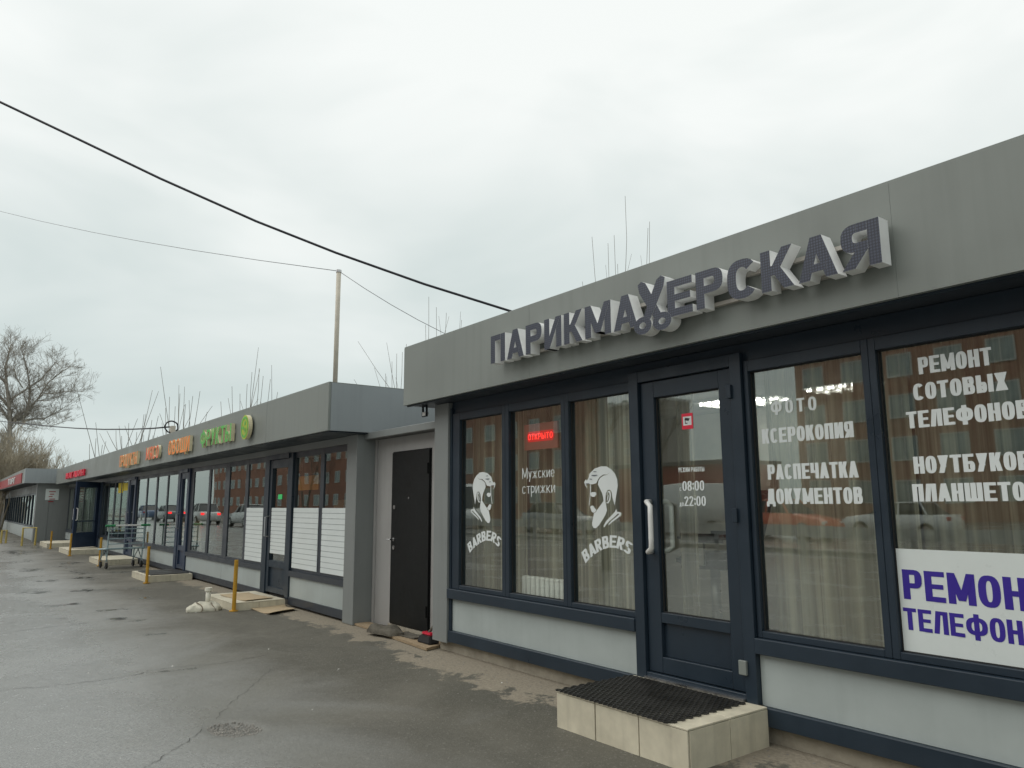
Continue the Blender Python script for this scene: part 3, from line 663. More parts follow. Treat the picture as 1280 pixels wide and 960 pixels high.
# poster on the right-hand window
pa = on_y(1120.5, 685, YD); pb = on_y(1128, 815, YD)
poster = root('window_poster', (-1.5, YG-.01, GZ0), 'white poster with purple phone repair lettering on the rightmost window', 'poster')
YP = YG-.008
part('sheet', MB().box(-2.028, -.955, YP, YP+.004, GZ0+.004, 1.183), 'poster_white', poster)
for txt, l, lt, lb, r, rt_, rb in (('РЕМОНТ', 1130, 710.5, 747, 1322, 727, 770), ('ТЕЛЕФОНОВ', 1130.6, 758.6, 784.5, 1329, 783, 816)):
    part('lettering', text_mb(txt, flat_map(l, r, lt, lb, rt_, rb, YP-.001), YP-.001, w=.55, t=.2, u=.17, gap=.07), 'poster_purple', poster)

# sign ПАРИКМАХЕРСКАЯ, letter by letter, with open scissors in the place of one letter
sign = root('hairdresser_sign', (-3.4, 3.74, 2.5), 'dark channel-letter hairdresser sign with scissors mounted on the near fascia', 'sign')
YF, YB = 3.680, 3.775
SX0, SX1, SZ0, SZ1 = -5.163, -1.753, 2.628, 2.870
lay, tw = layout('ПАРИКМАХЕРСКАЯ', .80, .245, .205, .11)
for ch, x0, W, ps in lay:
    mb = MB(); fn = lambda x, y: (SX0+(SX1-SX0)*x/tw, SZ0+(SZ1-SZ0)*y)
    if ch == 'Х':
        k = lambda x, y: (x0+W*x, y)
        ps = []
        for s_ in (0, 1):
            mrr = (lambda x: x) if s_ == 0 else (lambda x: 1-x)
            ps.append([k(mrr(x), y) for x, y in ((-.08, 1.16), (.08, 1.24), (.26, 1.16), (.58, .66), (.88, .16), (.62, .04), (.36, .38), (-.02, .92))])
            cx_ = .90 if s_ == 0 else .10; cy_ = -.04
            for a0 in (0, 180):
                o_ = [(cx_+.38*math.cos(R(a0+i*18)), cy_+.25*math.sin(R(a0+i*18))) for i in range(11)]; i_ = [(cx_+.14*math.cos(R(a0+i*18)), cy_+.09*math.sin(R(a0+i*18))) for i in range(11)]
                ps.append([k(x, y) for x, y in o_+i_[::-1]])
    for i, q in enumerate(ps): mb.poly_xz([fn(*p) for p in q], YF-i*.0008, YB-i*.0004, 0, 1)
    o = part('scissors' if ch == 'Х' else 'letter', mb, ['letter_face', 'letter_side'], sign)
    if ch == 'Х': o['label'] = 'open scissors with two finger rings standing in for a letter'
for z in (2.665, 2.80): part('mounting_rail', MB().box(-5.1, -1.8, 3.777, 3.807, z-.012, z+.012), 'rail', sign)
# small floodlight bracket hanging under the eave
lamp = root('eave_bracket_lamp', (-6.85, 3.95, 2.45), 'small black bracket lamp hanging under the near eave corner', 'lamp')
q = on_y(531, 514, 4.0)
part('bracket', MB().frame(q.x-.045, q.x+.045, q.z-.06, 2.465, .012, 3.99, 4.01), 'navy_dark', lamp)
part('lamp_head', MB().box(q.x-.03, q.x+.03, 3.985, 4.03, q.z-.05, q.z-.01), 'white_plastic', lamp, bevel=.004)

# ------------------------------------------------------------------ inside the hairdresser's
def curtain(x0, x1, y, z0, z1, label, amp=.045, seed=0):
    r = random.Random(seed); mb = MB(); n = int((x1-x0)/.012); ph = r.uniform(0, 6); f1 = r.uniform(38, 52)
    row = []
    for i in range(n+1):
        x = x0+(x1-x0)*i/n; row.append((x, y+amp*math.sin(x*f1+ph+1.2*math.sin(x*7+ph))*(.6+.4*math.sin(x*5.3+ph*2))))
    vs = []
    for z, k in ((z0, 1.0), ((z0+z1)/2, .85), (z1, .45)): vs += [(x, y+(yy-y)*k, z) for x, yy in row]
    fs = [(j*(n+1)+i, j*(n+1)+i+1, (j+1)*(n+1)+i+1, (j+1)*(n+1)+i) for j in range(2) for i in range(n)]
    mb.add(vs, fs); o = part('curtain', mb, 'sheer', at=((x0+x1)/2, y, z0), smooth=True); tag(o, label, 'curtain', 'sheer curtains behind the shop windows')
curtain(-6.35, -5.46, 4.31, .24, 2.36, 'sheer beige curtain behind the leftmost window of the near shop', seed=1)
curtain(-5.5, -4.64, 4.40, .24, 2.36, 'sheer beige curtain behind the window with the red LED sign', seed=2)
curtain(-4.68, -3.86, 4.31, .24, 2.36, 'sheer beige curtain behind the window with the left-facing bearded head', seed=3)
curtain(-3.80, -3.60, 4.45, .24, 2.36, 'narrow sheer curtain drawn aside behind the glass door', seed=4)
curtain(-2.90, -1.97, 4.31, .24, 2.36, 'sheer beige curtain behind the window lettered for photo copies', seed=5)
curtain(-2.0, -.9, 4.41, .24, 2.36, 'sheer beige curtain behind the window above the white poster', seed=6)
rad = root('radiator', (-5.0, 4.22, .3), 'white ribbed radiator behind the window with the red LED sign', 'radiator')
xa, xb = on_y(655, 735, 4.24).x, on_y(709, 740, 4.24).x; zt = on_y(680, 722, 4.24).z
nr = 9
for i in range(nr):
    x = xa+(xb-xa)*(i+.5)/nr
    part('rib', MB().box(x-.024, x+.024, 4.205, 4.275, .30, zt), 'white_plastic', rad, bevel=.008)
part('rail', MB().box(xa, xb, 4.225, 4.255, .34, .37).box(xa, xb, 4.225, 4.255, zt-.06, zt-.035), 'white_plastic', rad)
part('foot', MB().box(xa+.1, xa+.13, 4.22, 4.26, .2, .30).box(xb-.13, xb-.1, 4.22, 4.26, .2, .30), 'white_plastic', rad)
# LED sign
led = root('led_open_sign', (-5.05, 4.2, 1.9), 'small red glowing LED open sign hanging behind the shop window', 'sign')
YL = 4.19
c4 = [on_y(u, v, YL) for u, v in ((654.4, 530.6), (695.3, 527), (698.4, 560.6), (656.5, 561.9))]
xs_ = [p.x for p in c4]; x0, x1 = (xs_[0]+xs_[3])/2, (xs_[1]+xs_[2])/2; z1 = (c4[0].z+c4[1].z)/2; z0 = (c4[2].z+c4[3].z)/2
part('board', MB().box(x0, x1, YL, YL+.02, z0, z1), 'led_board', led)
g0 = x0+.09*(x1-x0); g1 = x1-.09*(x1-x0); h0 = z0+.30*(z1-z0); h1 = z0+.70*(z1-z0)
part('glow_panel', MB().poly_xz([(g0+.02, h0), (g1-.02, h0), (g1, h0+.03), (g1, h1-.03), (g1-.02, h1), (g0+.02, h1), (g0, h1-.03), (g0, h0+.03)], YL-.002, None), 'led_glow', led)
part('lettering', text_mb('ОТКРЫТО', lambda x, y: (g0+.02+(g1-g0-.04)*x, h0+.02+(h1-h0-.04)*y), YL-.004, w=.5, t=.1, u=.09, gap=.14), 'led', led)
part('cord', MB().tube([(x0+.1, YL+.01, z1), ((x0+x1)/2, YL+.01, 2.38)], .0015, 4).tube([(x1-.1, YL+.01, z1), ((x0+x1)/2, YL+.01, 2.38)], .0015, 4).tube([(x1-.02, YL+.01, z1), (x1+.15, YL+.01, z1+.06), (x1+.3, YL+.01, z1+.16)], .0015, 4), 'leather', led)
# barber chair
bc = on_z(890, 735, .2); bcx, bcy = -3.35, 6.1
q = on_y(893, 690, 5.75); bcx = q.x
ch_ = root('barber_chair', (bcx, 5.75, .2), 'black padded barber chair inside behind the glass door', 'chair')
def rbox(mb, x0, x1, y0, y1, z0, z1): return mb.box(bcx+x0, bcx+x1, 5.75+y0, 5.75+y1, .2+z0+(.22 if z0 > .3 else 0), .2+z1+(.22 if z0 > .3 else 0))
part('seat', rbox(MB(), -.28, .28, -.28, .28, .42, .56), 'leather', ch_, bevel=.05, seg=3, smooth=True)
part('backrest', MB().add([(bcx+sx_*.26, 5.75+y_, .42+z_) for sx_ in (-1, 1) for y_, z_ in ((.22, .5), (.34, .5), (.52, 1.12), (.42, 1.12))], [(0, 1, 2, 3), (7, 6, 5, 4), (0, 4, 5, 1), (1, 5, 6, 2), (2, 6, 7, 3), (3, 7, 4, 0)]), 'leather', ch_, bevel=.04, seg=3, smooth=True)
for s_ in (-1, 1): part('armrest', rbox(MB(), s_*.34-.04, s_*.34+.04, -.2, .26, .66, .74), 'leather', ch_, bevel=.03, seg=2, smooth=True); part('arm_support', rbox(MB(), s_*.34-.015, s_*.34+.015, .0, .05, .46, .66), 'steel', ch_)
part('column', MB().tube([(bcx, 5.75, .22), (bcx, 5.75, .85)], .045, 16), 'steel', ch_, smooth=True)
part('base_plate', MB().tube([(bcx, 5.75, .2), (bcx, 5.75, .235)], .3, 24), 'steel', ch_)
ch_.rotation_euler = (0, 0, R(-75))
for k, (u, v) in enumerate(((1055, 481), (945, 500), (912, 500))):
    p = on_z(u, v, 2.385)
    if p.y > 6.3 or p.y < 4.8: p = Vector((p.x*6.1/p.y, 6.1, 2.385))
    lx = root('ceiling_lamp', (p.x, p.y, 2.39), ['louvred fluorescent ceiling lamp inside behind the photo copy lettering', 'louvred fluorescent ceiling lamp inside nearest the glass door', 'louvred fluorescent ceiling lamp glimpsed through the top of the glass door'][k], 'lamp', 'fluorescent ceiling lamps')
    part('housing', MB().box(p.x-.31, p.x+.31, p.y-.15, p.y+.15, 2.375, 2.398), 'white_plastic', lx)
    for dy in (-.07, .07): part('tube', MB().tube([(p.x-.29, p.y+dy, 2.362), (p.x+.29, p.y+dy, 2.362)], .010, 8), 'lamp_tube', lx)
    for dx in (-.2, -.1, 0, .1, .2): part('louvre', MB().box(p.x+dx-.002, p.x+dx+.002, p.y-.15, p.y+.15, 2.335, 2.374), 'white_plastic', lx)

# ------------------------------------------------------------------ entrance step with tiles and rubber mat
ex0, ex1, ey0, ey1, eh = -3.94, -2.842, 3.337, 4.06, .218
step = root('entrance_step', (-3.4, 3.7, 0), 'cream tiled doorstep under the black honeycomb mat at the glass door', 'step')
part('core', MB().box(ex0+.012, ex1-.012, ey0+.012, ey1, -.03, eh-.012), 'grout', step)
r3 = random.Random(2)
tl = (ex1-ex0-.002)/3
for i in range(3):
    d = r3.uniform(0, .002)
    part('tile', MB().box(ex0+i*tl+.004, ex0+(i+1)*tl-.004, ey0-d, ey0+.010, -.02, eh-.013), 'tile', step, bevel=.0015)
    part('tile', MB().box(ex0+i*tl+.003-(.0 if i else .002), ex0+(i+1)*tl-.003+(.004 if i == 2 else 0), ey0-.003, ey0+.36, eh-.010, eh+r3.uniform(0, .0015)), 'tile', step, bevel=.0015)
    part('tile', MB().box(ex0+i*tl+.003-(.0 if i else .002), ex0+(i+1)*tl-.003+(.004 if i == 2 else 0), ey0+.366, ey1, eh-.010, eh+r3.uniform(0, .0015)), 'tile', step, bevel=.0015)
for xx in (ex0, ex1):
    s_ = 1 if xx == ex0 else -1
    part('tile', MB().box(xx, xx+s_*.010, ey0+.013, ey0+.36, -.02, eh-.013), 'tile', step, bevel=.0015)
    part('tile', MB().box(xx, xx+s_*.010, ey0+.366, ey1, -.02, eh-.013), 'tile', step, bevel=.0015)
def honey_mat(x0, x1, y0, y1, z, cell, name, label):
    mb = MB(); r_o = cell/math.sqrt(3)*.985; r_i = r_o*.80; th = .008; j = 0; y = y0
    while y < y1:
        x = x0+(cell/2 if j % 2 else 0)
        while x < x1:
            dz = .0015*math.sin(x*9)*math.sin(y*11)+.001
            A = [(x+r_o*math.cos(R(30+60*k)), y+r_o*math.sin(R(30+60*k)), z+th+dz) for k in range(6)]
            Bq = [(x+r_i*math.cos(R(30+60*k)), y+r_i*math.sin(R(30+60*k)), z+th+dz) for k in range(6)]
            Cq = [(p[0], p[1], z+.001) for p in Bq]; Dq = [(p[0], p[1], z+.001) for p in A]
            fs = []
            for k in range(6):
                l = (k+1) % 6; fs += [(k, l, 6+l, 6+k), (6+k, 6+l, 12+l, 12+k), (l, k, 18+k, 18+l)]
            mb.add(A+Bq+Cq+Dq, fs); x += cell
        y += cell*.866; j += 1
    o = part(name, mb, 'rubber', at=((x0+x1)/2, (y0+y1)/2, z)); tag(o, label, 'mat'); return o
honey_mat(-3.915, -2.955, 3.335, 4.00, eh+.002, .040, 'rubber_mat', 'black honeycomb rubber mat lying on the cream tiled doorstep')

# ------------------------------------------------------------------ the recessed link with the black steel door
annex = root('link_wall', (-7.6, 4.6, 0), 'recessed light grey wall with a black steel door between the two pavilions', 'wall')
AY = 4.32
bx0, bx1, bz0, bz1 = -8.07, -7.205, .072, 2.047
part('wall_panel', MB().box(-8.56, bx0-.012, AY, AY+.06, .0, 2.235), 'annexwall', annex)
part('wall_panel', MB().box(bx1+.012, -6.70, AY, AY+.06, .0, 2.235), 'annexwall', annex)
part('wall_panel', MB().box(bx0-.011, bx1+.011, AY+.001, AY+.06, bz1+.012, 2.235), 'annexwall', annex)
part('corner_trim', MB().box(-8.555, -8.50, AY-.018, AY-.001, .0, 2.28).box(bx1+.10, bx1+.135, AY-.012, AY-.001, .0, 2.2), 'annexwall', annex)
part('eave_strip', MB().box(-8.56, -6.72, 4.155, 4.20, 2.237, 2.318), 'column', annex, bevel=.004)
part('roof', MB().box(-8.56, -6.72, 4.202, 8, 2.24, 2.30), 'roofing', annex)
bd = part('steel_door', MB().box(bx0, bx1, AY-.03, AY+.03, bz0, bz1), 'blackdoor', annex, bevel=.004)
part('door_frame', MB().frame(bx0-.011, bx1+.011, bz0-.011, bz1+.011, .010, AY-.012, AY+.02), 'blackdoor', annex)
part('door_step', MB().box(bx0-.03, -6.705, AY-.03, AY+.04, 0, bz0-.012), 'concrete', annex)
def escut(z, r=.024): return MB().tube([(bx0+.075, AY-.036, z), (bx0+.075, AY-.028, z)], r, 14)
part('lock', escut(1.40), 'steel', bd); part('lock', escut(.93), 'steel', bd)
part('handle', MB().tube([(bx0+.07, AY-.03, 1.025), (bx0+.07, AY-.075, 1.025), (bx0+.02, AY-.08, 1.025), (bx0-.01, AY-.08, 1.02)], .009, 8).tube([(bx0+.07, AY-.036, 1.025), (bx0+.07, AY-.028, 1.025)], .022, 12), 'steel', bd, smooth=False)
part('peephole', MB().tube([(bx0+.42, AY-.036, 1.505), (bx0+.42, AY-.028, 1.505)], .012, 10), 'steel', bd)
for z in (.28, 1.83): part('hinge', MB().tube([(bx1-.012, AY-.042, z-.06), (bx1-.012, AY-.042, z+.06)], .011, 8), 'blackdoor', bd)
# boards, sack and broom at its foot
def slab(name, pts, z0, th, mat, label, cat, group=None, curl=0, nseg=8):
    """flat sheet through four ground corners, slightly uneven"""
    mb = MB(); A, Bq, Cq, Dq = [Vector((p[0], p[1], 0)) for p in pts]; g = []
    for i in range(nseg+1):
        for j in range(5):
            s_, t_ = i/nseg, j/4
            p = (A*(1-s_)+Bq*s_)*(1-t_)+(Dq*(1-s_)+Cq*s_)*t_
            g.append((p.x, p.y, z0+curl*((2*s_-1)**4*.7+.2*math.sin(s_*7+t_*3))))
    n = len(g); vs = [(x, y, z+th) for x, y, z in g]+g
    fs = []
    for i in range(nseg):
        for j in range(4): a = i*5+j; fs += [(a, a+5, a+6, a+1), (n+a, n+a+1, n+a+6, n+a+5)]
    for i in range(nseg): a = i*5; fs += [(a, n+a, n+a+5, a+5), (a+4, a+9, n+a+9, n+a+4)]
    for j in range(4): a = j; b2_ = nseg*5+j; fs += [(a, a+1, n+a+1, n+a), (b2_, n+b2_, n+b2_+1, b2_+1)]
    mb.add(vs, fs); bm = None
    c = (A+Bq+Cq+Dq)/4; o = part(name, mb, mat, at=(c.x, c.y, z0)); tag(o, label, cat, group); return o
def G2(u, v, z=0): p = on_z(u, v, z); return (p.x, p.y)
slab('wooden_board', [(-8.62, 4.09), (-7.85, 4.06), (-7.86, 4.27), (-8.55, 4.28)], .002, .022, 'wood', 'worn wooden board on the ground left of the black steel door', 'board')
slab('wooden_plank', [(-7.82, 4.03), (-6.64, 3.95), (-6.70, 4.13), (-7.80, 4.20)], .002, .026, 'wood', 'long wooden plank lying under the broom before the black steel door', 'plank')
slab('door_sill_plank', [(-7.80, 4.215), (-6.74, 4.16), (-6.74, 4.28), (-7.80, 4.28)], .002, .018, 'wood', 'flat plank tight against the foot of the black steel door', 'plank')
def lump(name, cx, cy, z0, rx, ry, h, rot, mat, label, cat, seed, parent=None, sq=2.6, rough=.12):
    r = np.random.RandomState(seed); mb = MB(); nu, nv = 56, 18; vs = []
    ph = r.rand(8)*6.28
    for j in range(nv+1):
        e = j/nv*math.pi/2
        for i in range(nu):
            a = i/nu*2*math.pi
            k = 1+rough*(.5*math.sin(2*a+ph[0]+e)+.35*math.sin(3*a+ph[1])+.3*math.sin(5*a+ph[2]+3*e)+.2*math.sin(9*a+ph[3]+5*e))
            x = rx*k*math.copysign(abs(math.cos(a))**(2/sq), math.cos(a))*math.cos(e)**.6; y = ry*k*math.copysign(abs(math.sin(a))**(2/sq), math.sin(a))*math.cos(e)**.6
            z = h*math.sin(e)**.8*(1+.22*math.sin(2.1*x/rx*2+ph[4])*math.cos(1.7*y/ry+ph[5])+.10*math.sin(7*x/rx+ph[6]))
            wr = abs(mnoise.noise(Vector((x*9+seed, y*9, z*9))))*.05*rough/.12+mnoise.noise(Vector((x*30, y*30+seed, z*30)))*.006
            x *= 1-wr*1.2; y *= 1-wr*1.2; z *= 1-wr*5.0
            vs.append((cx+x*math.cos(rot)-y*math.sin(rot), cy+x*math.sin(rot)+y*math.cos(rot), z0+z))
    fs = [(j*nu+i, j*nu+(i+1) % nu, (j+1)*nu+(i+1) % nu, (j+1)*nu+i) for j in range(nv) for i in range(nu)]
    mb.add(vs, fs)
    if parent: return part(name, mb, mat, parent, smooth=True)
    o = part(name, mb, mat, at=(cx, cy, z0), smooth=True); tag(o, label, cat); return o
lump('rolled_rug', -7.66, 4.04, .026, .27, .11, .085, R(8), 'greyrug', 'dirty grey rug bundled on the planks before the black steel door', 'rug', 4, rough=.16)
slab('flat_rag', [(-7.5, 4.06), (-7.12, 4.08), (-7.10, 4.25), (-7.52, 4.24)], .030, .010, 'greyrug', 'dark flat rag beside the bundled grey rug at the steel door', 'rag', curl=.01)
br = root('broom', (-6.9, 4.16, .03), 'broom with red head and black bristles beside the near corner column', 'broom')
mb = MB(); bl = [(-7.00, 4.06), (-6.74, 4.06), (-6.74, 4.15), (-7.00, 4.15)]
part('bristles', MB().add([(x, y-.02*(1 if i < 2 else -1)-.0, .032) for i, (x, y) in enumerate(bl)]+[(x+(.03 if x < -6.9 else -.03), y, .105) for x, y in bl], [(3, 2, 1, 0), (4, 5, 6, 7), (0, 1, 5, 4), (1, 2, 6, 5), (2, 3, 7, 6), (3, 0, 4, 7)]), 'bristle', br, bevel=.01, seg=2)
part('head', MB().box(-6.96, -6.78, 4.07, 4.14, .106, .135), 'red_plastic', br, bevel=.012, seg=2)
part('handle', MB().tube([(-6.87, 4.105, .12), (-6.84, 4.16, .2)], .016, 8).tube([(-6.84, 4.16, .2), (-6.79, 4.21, .62), (-6.74, 4.27, 1.12)], .009, 8), 'greyrug', br)

# ------------------------------------------------------------------ the long pavilion (second building)
BX0, BX1 = -36.2, -8.445
hall = root('long_pavilion', (-20, 6, 0), 'long grey pavilion with a row of navy shopfront windows and grocery signs', 'shop')
ftop, fbot, FY2 = 2.90, 2.315, 3.643
xs_ = [BX1, -10.63, -13.6, -16.6, -19.6, -22.6, -25.6, -28.6, -31.6, -34.0, -35.6]
for a, b in zip(xs_[1:], xs_[:-1]):
    part('fascia_panel', MB().box(a+.003, b-.003, FY2-.03, FY2, fbot, ftop), 'fascia', hall, bevel=.002)
part('fascia_panel', MB().box(BX1-.03, BX1-.001, FY2+.002, 7.9, fbot+.002, ftop), 'fascia_cool', hall)
part('roof_cap', MB().box(-35.6, BX1-.002, FY2-.028, FY2+.04, ftop+.0005, ftop+.01).box(BX1-.06, BX1-.002, FY2+.042, 7.9, ftop+.0005, ftop+.01), 'fascia', hall)
part('soffit', MB().box(-35.58, BX1-.032, FY2+.003, 4.30, fbot-.012, fbot+.02), 'navy', hall)
part('roof', MB().box(-35.6, BX1-.04, FY2+.05, 8, 2.7, 2.75), 'roofing', hall)
part('lintel', MB().box(-35.6, -8.861, 4.09, 4.19, 2.205, 2.30), 'column', hall)
part('corner_column', MB().box(-8.86, -8.565, 4.06, 4.40, .0, 2.30), 'column', hall, bevel=.004)
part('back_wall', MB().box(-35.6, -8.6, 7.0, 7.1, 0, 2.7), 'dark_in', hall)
part('floor', MB().box(-35.6, -8.9, 4.2, 7, .03, .12), 'floor_in', hall)
part('ceiling', MB().box(-35.6, -8.9, 4.31, 7, 2.26, 2.29), 'wall_in', hall)
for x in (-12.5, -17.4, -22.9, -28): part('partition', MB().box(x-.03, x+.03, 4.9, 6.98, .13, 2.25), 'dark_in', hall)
gz0b, gz1b = .535, 2.12
bays = [(-8.87, -10.75, [(-9.678, -8.885), (-10.715, -9.80)]), (-11.945, -14.09, [(-12.847, -11.985), (-13.91, -12.99)]), (-14.09, -16.56, [(-15.10, -14.17), (-16.33, -15.24)]),
        (-17.525, -22.03, [(-18.55, -17.60), (-19.63, -18.65), (-20.74, -19.76), (-21.93, -20.85)]), (-23.10, -27.45, [(-24.18, -23.2), (-25.15, -24.27), (-26.25, -25.35), (-27.35, -26.34)]),
        (-28.55, -35.5, [(-29.9, -28.7), (-31.3, -30.1), (-32.7, -31.5), (-34.1, -32.9), (-35.4, -34.3)])]
board_at = {(-9.678, -8.885), (-10.715, -9.80), (-12.847, -11.985)}
def boards_mb(x0, x1, z0, z1, y):
    mb = MB(); n = 12
    for i in range(n):
        a = z0+(z1-z0)*i/n; b = z0+(z1-z0)*(i+1)/n
        mb.box(x0, x1, y, y+.012, a+.006, b-.003, 0)
    mb.box(x0, x1, y+.006, y+.02, z0, z1, 1); return mb
def board_thing(x0, x1, z0, z1, label):
    o = part('white_slat_board', boards_mb(x0, x1, z0, z1, YG-.024), ['whiteboards', 'boardline'], at=((x0+x1)/2, YG, z0)); tag(o, label, 'board', 'white slatted boards in the shop windows')
names_b = {(-9.678, -8.885): 'white slatted board filling the lower half of the window nearest the corner column', (-10.715, -9.80): 'white slatted board in the window below the orange poster', (-12.847, -11.985): 'white slatted board in the window left of the boarded door'}
for xr, xl, gs in bays:
    part('base_band', MB().box(xl, xr, 4.085, 4.16, .03, .132), 'slate', hall)
    mids = [xl+(xr-xl)*k/max(1, round((xr-xl)/1.9)) for k in range(max(1, round((xr-xl)/1.9))+1)]
    for a, b in zip(mids[:-1], mids[1:]): part('base_panel', MB().box(a+.003, b-.003, 4.10, 4.15, .134, .418), 'basepanel', hall)
    part('sill', MB().box(xl, xr, 4.075, 4.16, .42, .497), 'slate', hall)
    edges = [xr]+[(gs[i][0]+gs[i+1][1])/2 for i in range(len(gs)-1)]+[xl]
    for i, (a, b) in enumerate(gs):
        r_, l_ = edges[i]-.001, edges[i+1]+.001
        wf = part('window', MB().box(l_, a, 4.110, 4.16, .499, 2.203).box(b, r_, 4.110, 4.16, .499, 2.203).box(a, b, 4.112, 4.16, .499, gz0b).box(a, b, 4.112, 4.16, gz1b, 2.203), 'slate', hall)
        part('pane', MB().quad((a, YG, gz0b), (b, YG, gz0b), (b, YG, gz1b), (a, YG, gz1b)), 'glass_far', wf)
        if (a, b) in board_at: board_thing(a+.003, b-.003, gz0b+.002, 1.39, names_b[(a, b)])
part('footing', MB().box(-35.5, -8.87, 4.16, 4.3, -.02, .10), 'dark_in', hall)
def hall_door(x0, x1, board=None, blue='navy'):
    part('door_frame', MB().box(x0, x0+.2, 4.075, 4.17, .10, 2.203).box(x1-.12, x1, 4.075, 4.17, .10, 2.203).box(x0+.2, x1-.12, 4.055, 4.17, 2.13, 2.203), blue, hall)
    a, b = x0+.205, x1-.125
    d = part('door', MB().box(a, a+.1, 4.09, 4.15, .13, 2.125).box(b-.1, b, 4.09, 4.15, .13, 2.125).box(a+.1, b-.1, 4.092, 4.15, 2.0, 2.125).box(a+.1, b-.1, 4.092, 4.15, .5, .60).box(a+.1, b-.1, 4.092, 4.15, .13, .21).box(a+.101, b-.101, 4.12, 4.145, .211, .499), blue, hall)
    part('pane', MB().quad((a+.1, YG, .6), (b-.1, YG, .6), (b-.1, YG, 2.0), (a+.1, YG, 2.0)), 'glass_far', d)
    part('handle', MB().tube([(a+.03, 4.09, .95), (a+.03, 4.03, .96), (a+.03, 4.03, 1.25), (a+.03, 4.09, 1.26)], .012, 8), 'steel', d)
    if board: board_thing(a+.103, b-.103, .70, 1.39, board)
hall_door(-11.943, -10.752, 'white slatted board behind the glass of the door nearest the corner column', 'navy')
hall_door(-17.523, -16.562, None, 'navy_blue')
hall_door(-23.098, -22.032, None, 'navy_blue')
part('door_frame', MB().box(-28.548, -28.45, 4.05, 4.17, .10, 2.203).box(-27.55, -27.452, 4.05, 4.17, .10, 2.203), 'navy_blue', hall)
# open door leaf
hx, hy = -27.56, 4.04; fx, fy = -27.0, 3.30
dv = Vector((fx-hx, fy-hy, 0)); dl = dv.length; dv.normalize(); nv_ = Vector((dv.y, -dv.x, 0))
def leaf(mb, s0, s1, z0, z1, t0=-.025, t1=.025):
    p = [Vector((hx, hy, 0))+dv*s+nv_*t for s in (s0, s1) for t in (t0, t1)]
    return mb.add([(q.x, q.y, z) for z in (z0, z1) for q in (p[0], p[2], p[3], p[1])], [(3, 2, 1, 0), (4, 5, 6, 7), (0, 1, 5, 4), (1, 2, 6, 5), (2, 3, 7, 6), (3, 0, 4, 7)])
mb = MB()
for a in ((0, .12, .16, 2.2), (dl-.12, dl, .16, 2.2), (.12, dl-.12, 2.02, 2.2), (.12, dl-.12, .16, .62), (.12, dl-.12, .95, .98)): leaf(mb, *a)
od = part('door', mb, 'navy_blue', hall); od['label'] = 'blue framed glass door standing open towards the street'
part('pane', leaf(MB(), .12, dl-.12, .62, 2.02, -.006, .006), 'glass_far', od)
part('handle', MB().tube([tuple(Vector((hx, hy, 0))+dv*(dl-.06)+nv_*t+Vector((0, 0, z))) for t, z in ((.025, 1.0), (.08, 1.02), (.08, 1.35), (.025, 1.37))], .014, 8).tube([tuple(Vector((hx, hy, 0))+dv*(dl-.06)-nv_*t+Vector((0, 0, z))) for t, z in ((.025, 1.0), (.08, 1.02), (.08, 1.35), (.025, 1.37))], .014, 8), 'white_plastic', od)
# things seen behind the glass
a = on_y(371, 596, 4.4); b = on_y(398, 612, 4.4)
o = part('orange_notice', MB().box(a.x, b.x, 4.39, 4.4, b.z, a.z), 'orange_poster', at=((a.x+b.x)/2, 4.4, b.z)); tag(o, 'orange notice hanging in the window above the white slatted boards', 'notice')
for i, (u0, v0, u1, v1, lab) in enumerate(((148.6, 604, 153.5, 616, 'yellow sticker on the left pane beside the blue door frame'), (155, 604, 159.5, 613, 'yellow sticker on the pane next to the blue door frame'))):
    a = on_y(u0, v0, YG-.004); b = on_y(u1, v1, YG-.004)
    o = part('yellow_sticker', MB().box(a.x, b.x, YG-.006, YG-.003, b.z, a.z), 'yellow_poster', at=((a.x+b.x)/2, YG-.004, b.z)); tag(o, lab, 'sticker')
a = on_y(348, 618, YG-.004); b = on_y(352.5, 624, YG-.004)
o = part('green_sticker', MB().box(a.x, b.x, YG-.006, YG-.003, b.z, a.z), 'green_sign', at=((a.x+b.x)/2, YG, b.z)); tag(o, 'tiny green sticker on the boarded door of the long pavilion', 'sticker')
for i, (x0, x1, z0, z1, m_) in enumerate(((-10.9, -10.2, 1.2, 1.52, 'whiteboards'), (-10.1, -9.5, 1.2, 1.46, 'goods'), (-9.3, -8.95, 1.2, 1.62, 'goods'), (-15.0, -14.2, .12, 1.1, 'goods'), (-20.5, -18.2, .12, 1.2, 'goods'), (-25, -23.8, .12, 1.3, 'whiteboards'))):
    lab = ['white carton stacked behind the orange notice', 'brown carton behind the boards right of the orange notice', 'tall brown carton by the window nearest the corner column', 'goods stand behind the windows of the fruit shop', 'long goods counter behind the meat shop windows', 'white goods counter inside beside the blue door'][i]
    t_ = root('goods_stand', ((x0+x1)/2, 5.0, .12), lab, 'goods')
    part('shelf', MB().box(x0-.05, x1+.05, 4.75, 5.3, z0-.04, z0-.005) if z0 > .5 else MB().box(x0, x1, 4.75, 5.3, .6, .63), 'wall_in', t_)
    part('leg', MB().box(x0, x0+.04, 4.8, 4.84, .12, z0-.04 if z0 > .5 else .6), 'wall_in', t_); part('leg', MB().box(x1-.04, x1, 4.8, 4.84, .12, z0-.04 if z0 > .5 else .6), 'wall_in', t_)
    zz = z0 if z0 > .5 else .63
    k = max(1, int((x1-x0)/.3)); rr_ = random.Random(i)
    for j in range(k):
        part('carton', MB().box(x0+(x1-x0)*j/k+.01, x0+(x1-x0)*(j+1)/k-.01, 4.8, 5.2, zz, zz+(z1-zz)*rr_.uniform(.7, 1)), rr_.choice([m_, 'cardboard', m_]), t_)
